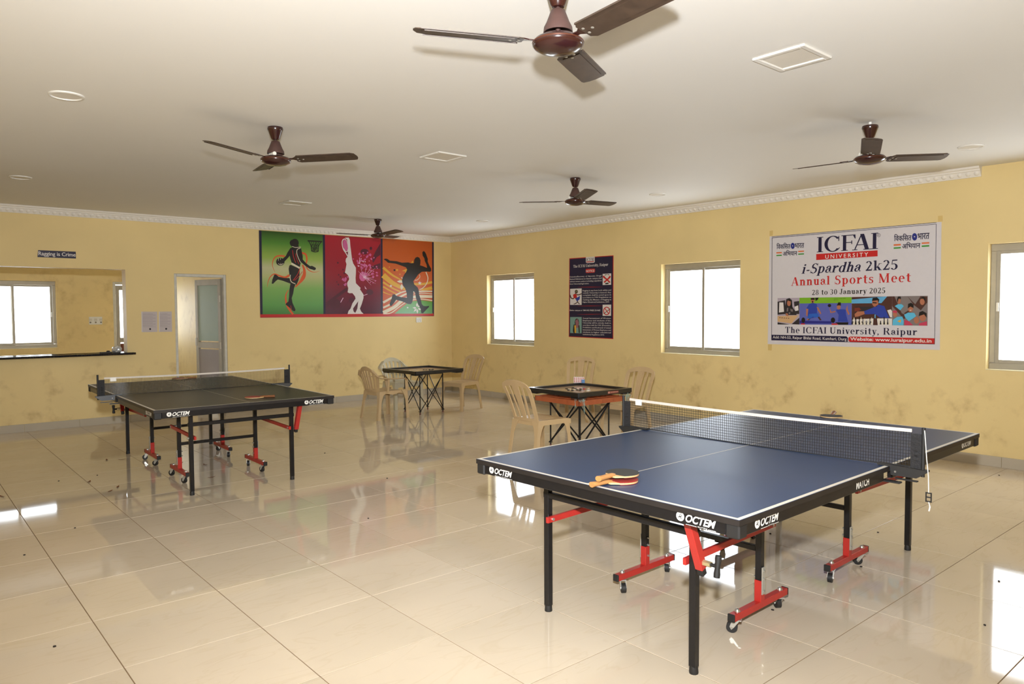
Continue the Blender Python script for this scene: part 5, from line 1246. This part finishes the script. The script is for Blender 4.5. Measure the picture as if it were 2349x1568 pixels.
stand('black folding stand under the carrom board in the corner', 6.15, 9.24, Z1-0.018, 0.41)
board('carrom board with black rails near the room corner', 6.15, 9.26, Z1, S1, 0.03, PLAY, False, False)
S2, Z2 = 0.83, 0.615; CX2, CY2 = 5.89, 5.72
stand('black folding stand under the carrom board with lattice', CX2, CY2, Z2-0.100, 0.46, 0.0, 0.0095)
board('carrom board with orange-brown lattice underneath and torn pocket nets', CX2, CY2, Z2, S2, -0.03, PLAY, True, True)
# coins
CW = P('coin_pale', (222, 206, 176), 0.35, var=0.1); CB = P('coin_black', (30, 28, 28), 0.35, var=0.2); CR = P('coin_red', (186, 40, 46), 0.35); CS = P('striker_white', (232, 230, 226), 0.25)
coin_m = {}
def coin(mat, x, y, z, lb, cat, group, r=0.0155, name='carrom_coin'):
    key = (mat.name, r)
    prof = [(0.0, 0.0), (r*.9, 0.0), (r, 0.0015), (r, 0.0065), (r*.9, 0.008), (r*.6, 0.0072), (0.0, 0.0072)]
    if key not in coin_m:
        o = MB().lathe(prof, 18).build(name, mat, None, smooth=40); coin_m[key] = o.data
    else:
        o = bpy.data.objects.new(name, coin_m[key]); COL.objects.link(o)
    o.location = (x, y, z); tag(o, lb, cat, group)
rc = random.Random(12)
def scatter(cx, cy, z, spec, place, spread):
    done = []
    for mat, n, nm in spec:
        for _ in range(n):
            for _try in range(60):
                x, y = cx+rc.gauss(0, spread[0]), cy+rc.gauss(0, spread[1])
                if all((x-a)**2+(y-b)**2 > 0.034**2 for a, b in done): break
            done.append((x, y)); coin(mat, x, y, z, '%s carrom coin on the board %s' % (nm, place), 'coin', 'carrom coins %s' % place)
scatter(CX2-0.02, CY2+0.03, Z2+0.0216, ((CB, 8, 'black'), (CW, 6, 'pale wooden'), (CR, 1, 'red queen')), 'with the lattice', (0.075, 0.075))
coin(CS, CX2+0.02, CY2-0.12, Z2+0.0216, 'white striker disc on the carrom board with lattice', 'striker', None, 0.0205, 'carrom_striker')
scatter(6.22, 9.20, Z1+0.0216, ((CB, 6, 'black'),), 'in the corner', (0.045, 0.045))
scatter(5.98, 9.24, Z1+0.0216, ((CW, 3, 'pale wooden'),), 'in the corner', (0.05, 0.05))
# playing-card box standing on the rail corner
CARDW = P('card_box_white', (226, 214, 206), 0.4); CARDR = P('card_box_red', (190, 52, 52), 0.4); CARDB = P('card_box_blue', (60, 120, 176), 0.4)
q = hit(1323, 876, 2, Z2+0.046)
t = thing('card_box', 'small red and white patterned carton on the far rail of the carrom board', 'box', (CX2+S2/2-0.03, CY2+S2/2-0.03, Z2+0.046), -PI/4)
MB().box((0, 0, 0.035), (0.125, 0.035, 0.070), ch=0.002).build('carton', CARDW, t)
dm = MB()
for i in range(5):
    for j in range(3):
        x0, z0 = -0.050+0.025*i, 0.014+0.021*j
        dm.add([(x0, -0.0182, z0-0.009), (x0+0.010, -0.0182, z0), (x0, -0.0182, z0+0.009), (x0-0.010, -0.0182, z0)], [(0, 1, 2, 3)])
dm.build('diamond_print', CARDR, t)
MB().box((0.05, -0.022, 0.02), (0.04, 0.006, 0.04), ch=0.001).build('blue_flap', CARDB, t)
# ================================================================== moulded plastic chairs, local +x = front
BEIGE = P('beige_chair_plastic', (198, 170, 128), 0.34, var=0.08, scale=6, spec=0.5)
PALEP = P('pale_chair_plastic', (200, 192, 166), 0.28, var=0.06, scale=6)
def nrm(fn, a, b):
    e = 1e-3; p = fn(a, b); n = (fn(a+e, b)-p).cross(fn(a, b+e)-p)
    return p, n.normalized()
def strip(mb, fn, fl_, fr_, t0, t1, th, na=3, nt=12):
    mb.patch(lambda a, t: nrm(lambda A, T: fn(fl_(T)+(fr_(T)-fl_(T))*A, T), a, t), 0, 1, na, t0, t1, nt, th)
def lleg(root, mat, top, bot, sx, sy, w0, w1, th=0.008):
    """angle-section leg, flanges running inward from the outer corner"""
    def sec(c, w_): return [(c[0], c[1]), (c[0]-sx*w_, c[1]), (c[0]-sx*w_, c[1]-sy*th), (c[0]-sx*th, c[1]-sy*th), (c[0]-sx*th, c[1]-sy*w_), (c[0], c[1]-sy*w_)]
    vs = []; N = 6
    for k in range(N+1):
        t = k/N; e = w0+(w1-w0)*min(1, t*3)**0.6 if t < 1/3 else w1*1.0+(0.0)*t
        c = (top[0]+(bot[0]-top[0])*t, top[1]+(bot[1]-top[1])*t)
        vs += [(x, y, top[2]+(bot[2]-top[2])*t) for x, y in sec(c, e)]
    fs = [(k*6+i, k*6+(i+1) % 6, (k+1)*6+(i+1) % 6, (k+1)*6+i) for k in range(N) for i in range(6)]+[tuple(range(6)), tuple(range(N*6, N*6+6))]
    MB().add(vs, fs).build('leg', mat, root)
def make_side_chair(mat):
    t = thing('plastic_chair', '', 'chair'); SH = 0.43
    def seatf(u, v):          # u front-back, v left-right
        x = -0.19+0.41*u; hw = 0.185+0.025*u
        return Vector((x, v*hw, SH-0.014*(1-v*v)*math.sin(PI*min(1, u*1.1))-0.010*max(0, u-0.85)/0.15))
    m = MB(); m.patch(lambda a, b: nrm(seatf, a, b), 0, 1, 10, -1, 1, 10, 0.007)
    seat = m.build('seat', mat, t, smooth=50)
    ap = MB()                 # skirt round the seat
    ap.patch(lambda a, b: (seatf(a, -1)+Vector((0, 0.002, -0.045*b)), Vector((0, -1, 0))), 0, 1, 8, 0, 1, 1, 0.006)
    ap.patch(lambda a, b: (seatf(a, 1)+Vector((0, -0.002, -0.045*b)), Vector((0, 1, 0))), 0, 1, 8, 0, 1, 1, 0.006)
    ap.patch(lambda a, b: (seatf(1, a)+Vector((-0.002, 0, -0.05*b)), Vector((1, 0, 0))), -1, 1, 8, 0, 1, 1, 0.006)
    ap.patch(lambda a, b: (seatf(0, a)+Vector((0.002, 0, -0.05*b)), Vector((-1, 0, 0))), -1, 1, 8, 0, 1, 1, 0.006)
    ap.build('seat_skirt', mat, seat)
    gr = MB()
    for k in range(-3, 4): gr.patch(lambda a, b, k=k: (seatf(a, (k*0.16+b*0.02))+Vector((0, 0, 0.0045)), Vector((0, 0, 1))), 0.15, 0.75, 6, -1, 1, 1, 0.0015)
    gr.build('seat_ribs', mat, seat)
    def back(s, q):           # s across -1..1, q up 0..1
        hw = 0.178+0.030*q-0.050*max(0, q-0.86)**1.0*(abs(s))*3
        lean = 0.020*q+0.130*q**1.2
        return Vector((-0.185-lean-0.028*(1-s*s)*(0.4+0.6*q), s*hw, SH-0.012+0.415*q-0.050*(s*s)*max(0, q-0.55)/0.45*(0.55+0.45*abs(s))))
    fr = MB()
    for sg in (-1, 1): strip(fr, back, lambda q, sg=sg: sg*0.99, lambda q, sg=sg: sg*(0.77-0.02*q), 0, 0.99, 0.011, 3, 16)
    strip(fr, back, lambda q: -0.99, lambda q: 0.99, 0.865, 1.0, 0.011, 14, 4)
    strip(fr, back, lambda q: -0.80, lambda q: 0.80, 0.0, 0.075, 0.010, 12, 2)
    b = fr.build('backrest', mat, t, smooth=50)
    for sg in (-1, 1):
        sl = MB(); strip(sl, back, lambda q, sg=sg: sg*(0.36+0.12*q)-0.055, lambda q, sg=sg: sg*(0.36+0.12*q)+0.055, 0.06, 0.88, 0.008, 2, 12); sl.build('slat', mat, b, smooth=50)
    sl = MB(); strip(sl, back, lambda q: -0.14-0.10*q, lambda q: 0.14+0.10*q, 0.06, 0.88, 0.008, 6, 12); sl.build('slat', mat, b, smooth=50)
    for c in (-0.5, 0.5):
        sl = MB(); strip(sl, lambda s, q: back(s, q)+Vector((0.006, 0, 0)), lambda q, c=c: c*(0.14+0.10*q)-0.02, lambda q, c=c: c*(0.14+0.10*q)+0.02, 0.10, 0.84, 0.004, 1, 10); sl.build('slat_rib', mat, b, smooth=50)
    for sy in (-1, 1):
        lleg(t, mat, (0.205, sy*0.205, SH-0.012), (0.235, sy*0.222, 0), 1, sy, 0.085, 0.040)
        lleg(t, mat, (-0.200, sy*0.190, SH-0.005), (-0.262, sy*0.212, 0), -1, sy, 0.095, 0.042)
    return t
def make_arm_chair(mat):
    t = thing('plastic_armchair', '', 'chair'); SH = 0.41
    def seatf(u, v):
        x = -0.20+0.43*u; hw = 0.20+0.035*u
        return Vector((x, v*hw, SH-0.018*(1-v*v)*math.sin(PI*min(1, u*1.1))-0.012*max(0, u-0.85)/0.15))
    m = MB(); m.patch(lambda a, b: nrm(seatf, a, b), 0, 1, 10, -1, 1, 10, 0.007); seat = m.build('seat', mat, t, smooth=50)
    ap = MB()
    for sg in (-1, 1): ap.patch(lambda a, b, sg=sg: (seatf(a, sg)+Vector((0, 0, -0.055*b*(0.6+0.4*math.cos(2*PI*a)**2))), Vector((0, sg, 0))), 0, 1, 8, 0, 1, 1, 0.006)
    for e in (0, 1): ap.patch(lambda a, b, e=e: (seatf(e, a)+Vector((0, 0, -0.06*b)), Vector((1, 0, 0))), -1, 1, 8, 0, 1, 1, 0.006)
    ap.build('seat_skirt', mat, seat)
    def back(s, q):
        hw = 0.175+0.075*q
        return Vector((-0.195-0.10*q**1.1-0.075*(1-s*s)*(0.35+0.65*q)+0.05*q, s*hw, SH-0.010+0.375*q-0.16*(abs(s)**2.2)*q**2.0))
    fr = MB()
    for sg in (-1, 1): strip(fr, back, lambda q, sg=sg: sg*0.99, lambda q, sg=sg: sg*(0.76), 0, 0.98, 0.011, 3, 14)
    strip(fr, back, lambda q: -0.985, lambda q: 0.985, 0.84, 1.0, 0.012, 18, 4)
    strip(fr, back, lambda q: -0.8, lambda q: 0.8, 0.0, 0.10, 0.010, 12, 2)
    b = fr.build('backrest', mat, t, smooth=50)
    for k in (-2, -1, 0, 1, 2):
        sl = MB(); strip(sl, back, lambda q, k=k: k*0.30-0.085, lambda q, k=k: k*0.30+0.085, 0.08, 0.86, 0.008, 2, 12); sl.build('slat', mat, b, smooth=50)
    sec = [(0.030*math.cos(a), 0.009*math.sin(a)) for a in (2*PI*i/10 for i in range(10))]
    for sy in (-1, 1):
        pts = [back(sy*0.62, 0.99), back(sy*0.80, 0.99), back(sy*0.93, 0.99), back(sy*1.0, 0.985)+Vector((0.02, 0, 0.0)), (-0.165, sy*0.262, 0.606), (-0.06, sy*0.269, 0.597), (0.04, sy*0.272, 0.592), (0.15, sy*0.272, 0.592), (0.20, sy*0.270, 0.585), (0.225, sy*0.266, 0.560)]
        MB().sweep(pts, sec).build('armrest', mat, t, smooth=50)
        sp = MB().beam((0.222, sy*0.266, 0.572), (0.245, sy*0.245, 0.395), 0.014, 0.050, up=(1, 0, 0), ch=0.003); sp.build('arm_support', mat, t)
        MB().beam((-0.085, sy*0.262, 0.60), (-0.075, sy*0.222, 0.395), 0.010, 0.036, up=(1, 0, 0), ch=0.002).build('arm_support', mat, t)
        lleg(t, mat, (0.252, sy*0.250, 0.42), (0.272, sy*0.262, 0), 1, sy, 0.105, 0.048)
        lleg(t, mat, (-0.205, sy*0.205, SH-0.005), (-0.262, sy*0.235, 0), -1, sy, 0.10, 0.045)
    return t
def put(o, x, y, deg, lb, s=1.0):
    o.location = (x, y, 0); o.rotation_euler = (0, 0, math.radians(deg)); o['label'] = lb; o['group'] = 'moulded plastic chairs'; o.scale = (s, s, s)
cA = make_side_chair(BEIGE); cD = make_side_chair(BEIGE)
put(cA, 5.03, 5.44, 0, 'beige armless plastic chair between the blue table and carrom board with lattice', 1.02)
c = dup(cD, (0, 0, 0), 0, ''); put(c, 7.30, 7.16, 211, 'beige armless plastic chair against the wall below the notice board', 1.03)
c = dup(cD, (0, 0, 0), 0, ''); put(c, 6.64, 5.68, 188, 'beige armless plastic chair behind the net of the blue table')
put(cD, 6.77, 9.13, 191, 'beige armless plastic chair by the room corner')
a1 = make_arm_chair(BEIGE); a2 = make_arm_chair(PALEP)
put(a1, 5.40, 9.15, 4, 'beige plastic armchair beside the corner carrom board', 0.97)
put(a2, 6.20, 9.97, -92, 'pale glossy plastic armchair behind the corner carrom board')

# ================================================================== litter on the floor
LEAF = P('dry_leaf_brown', (120, 72, 40), 0.7, var=0.3, scale=60); SPECK = P('dark_crumb', (48, 40, 34), 0.8, var=0.3)
rl = random.Random(21)
def litter(u, v, ln, kind, lb):
    p = hit(u, v, 2, 0.0); mb = MB(); a = rl.uniform(0, 6.28)
    if kind == 'leaf':
        w_ = ln*0.16; N = 6; f = []
        for k in range(N+1):
            t = k/N; x = (t-.5)*ln; ww = w_*math.sin(PI*min(.98, max(.02, t))); z = 0.002+0.010*(t-.5)**2*4*0.6; y = 0.25*ln*(t-.5)**2
            f += [(x, y-ww, z+0.002), (x, y, z), (x, y+ww, z+0.002)]
        mb.add([q for q in f], [(3*k+j, 3*k+j+1, 3*k+4+j, 3*k+3+j) for k in range(N) for j in (0, 1)])
        o = mb.build('dry_leaf', LEAF, None, smooth=60)
    else:
        pts = [(ln*.5*rl.uniform(.6, 1)*math.cos(2*PI*i/6), ln*.4*rl.uniform(.6, 1)*math.sin(2*PI*i/6)) for i in range(6)]
        mb.prism(pts, 0.0003, ln*.3); o = mb.build('floor_crumb', SPECK, None)
    o.location = (p.x, p.y, 0.0); o.rotation_euler = (0, 0, a); tag(o, lb, 'leaf' if kind == 'leaf' else 'crumb', 'litter on the tiled floor')
for u, v in ((205, 1105), (270, 1117), (252, 1127), (280, 1054), (245, 1055), (470, 1066), (4, 1139), (485, 1095)): litter(u, v, 0.07, 'leaf', 'dry curled brown leaf on the floor by the black table')
for u, v in ((56, 1273), (172, 1211), (125, 1483), (223, 1090), (135, 1103)): litter(u, v, 0.018, 'crumb', 'tiny dark crumb on the floor by the black table')
for u, v in ((1767, 1224), (1975, 1300), (1772, 1399), (2014, 1221), (2292, 1090), (2291, 1333), (2259, 1434)): litter(u, v, 0.018, 'crumb', 'tiny dark crumb on the floor by the blue table')
for u, v in ((845, 1189), (888, 1097), (745, 1039)): litter(u, v, 0.018, 'crumb', 'tiny dark crumb on the open floor between the tables')
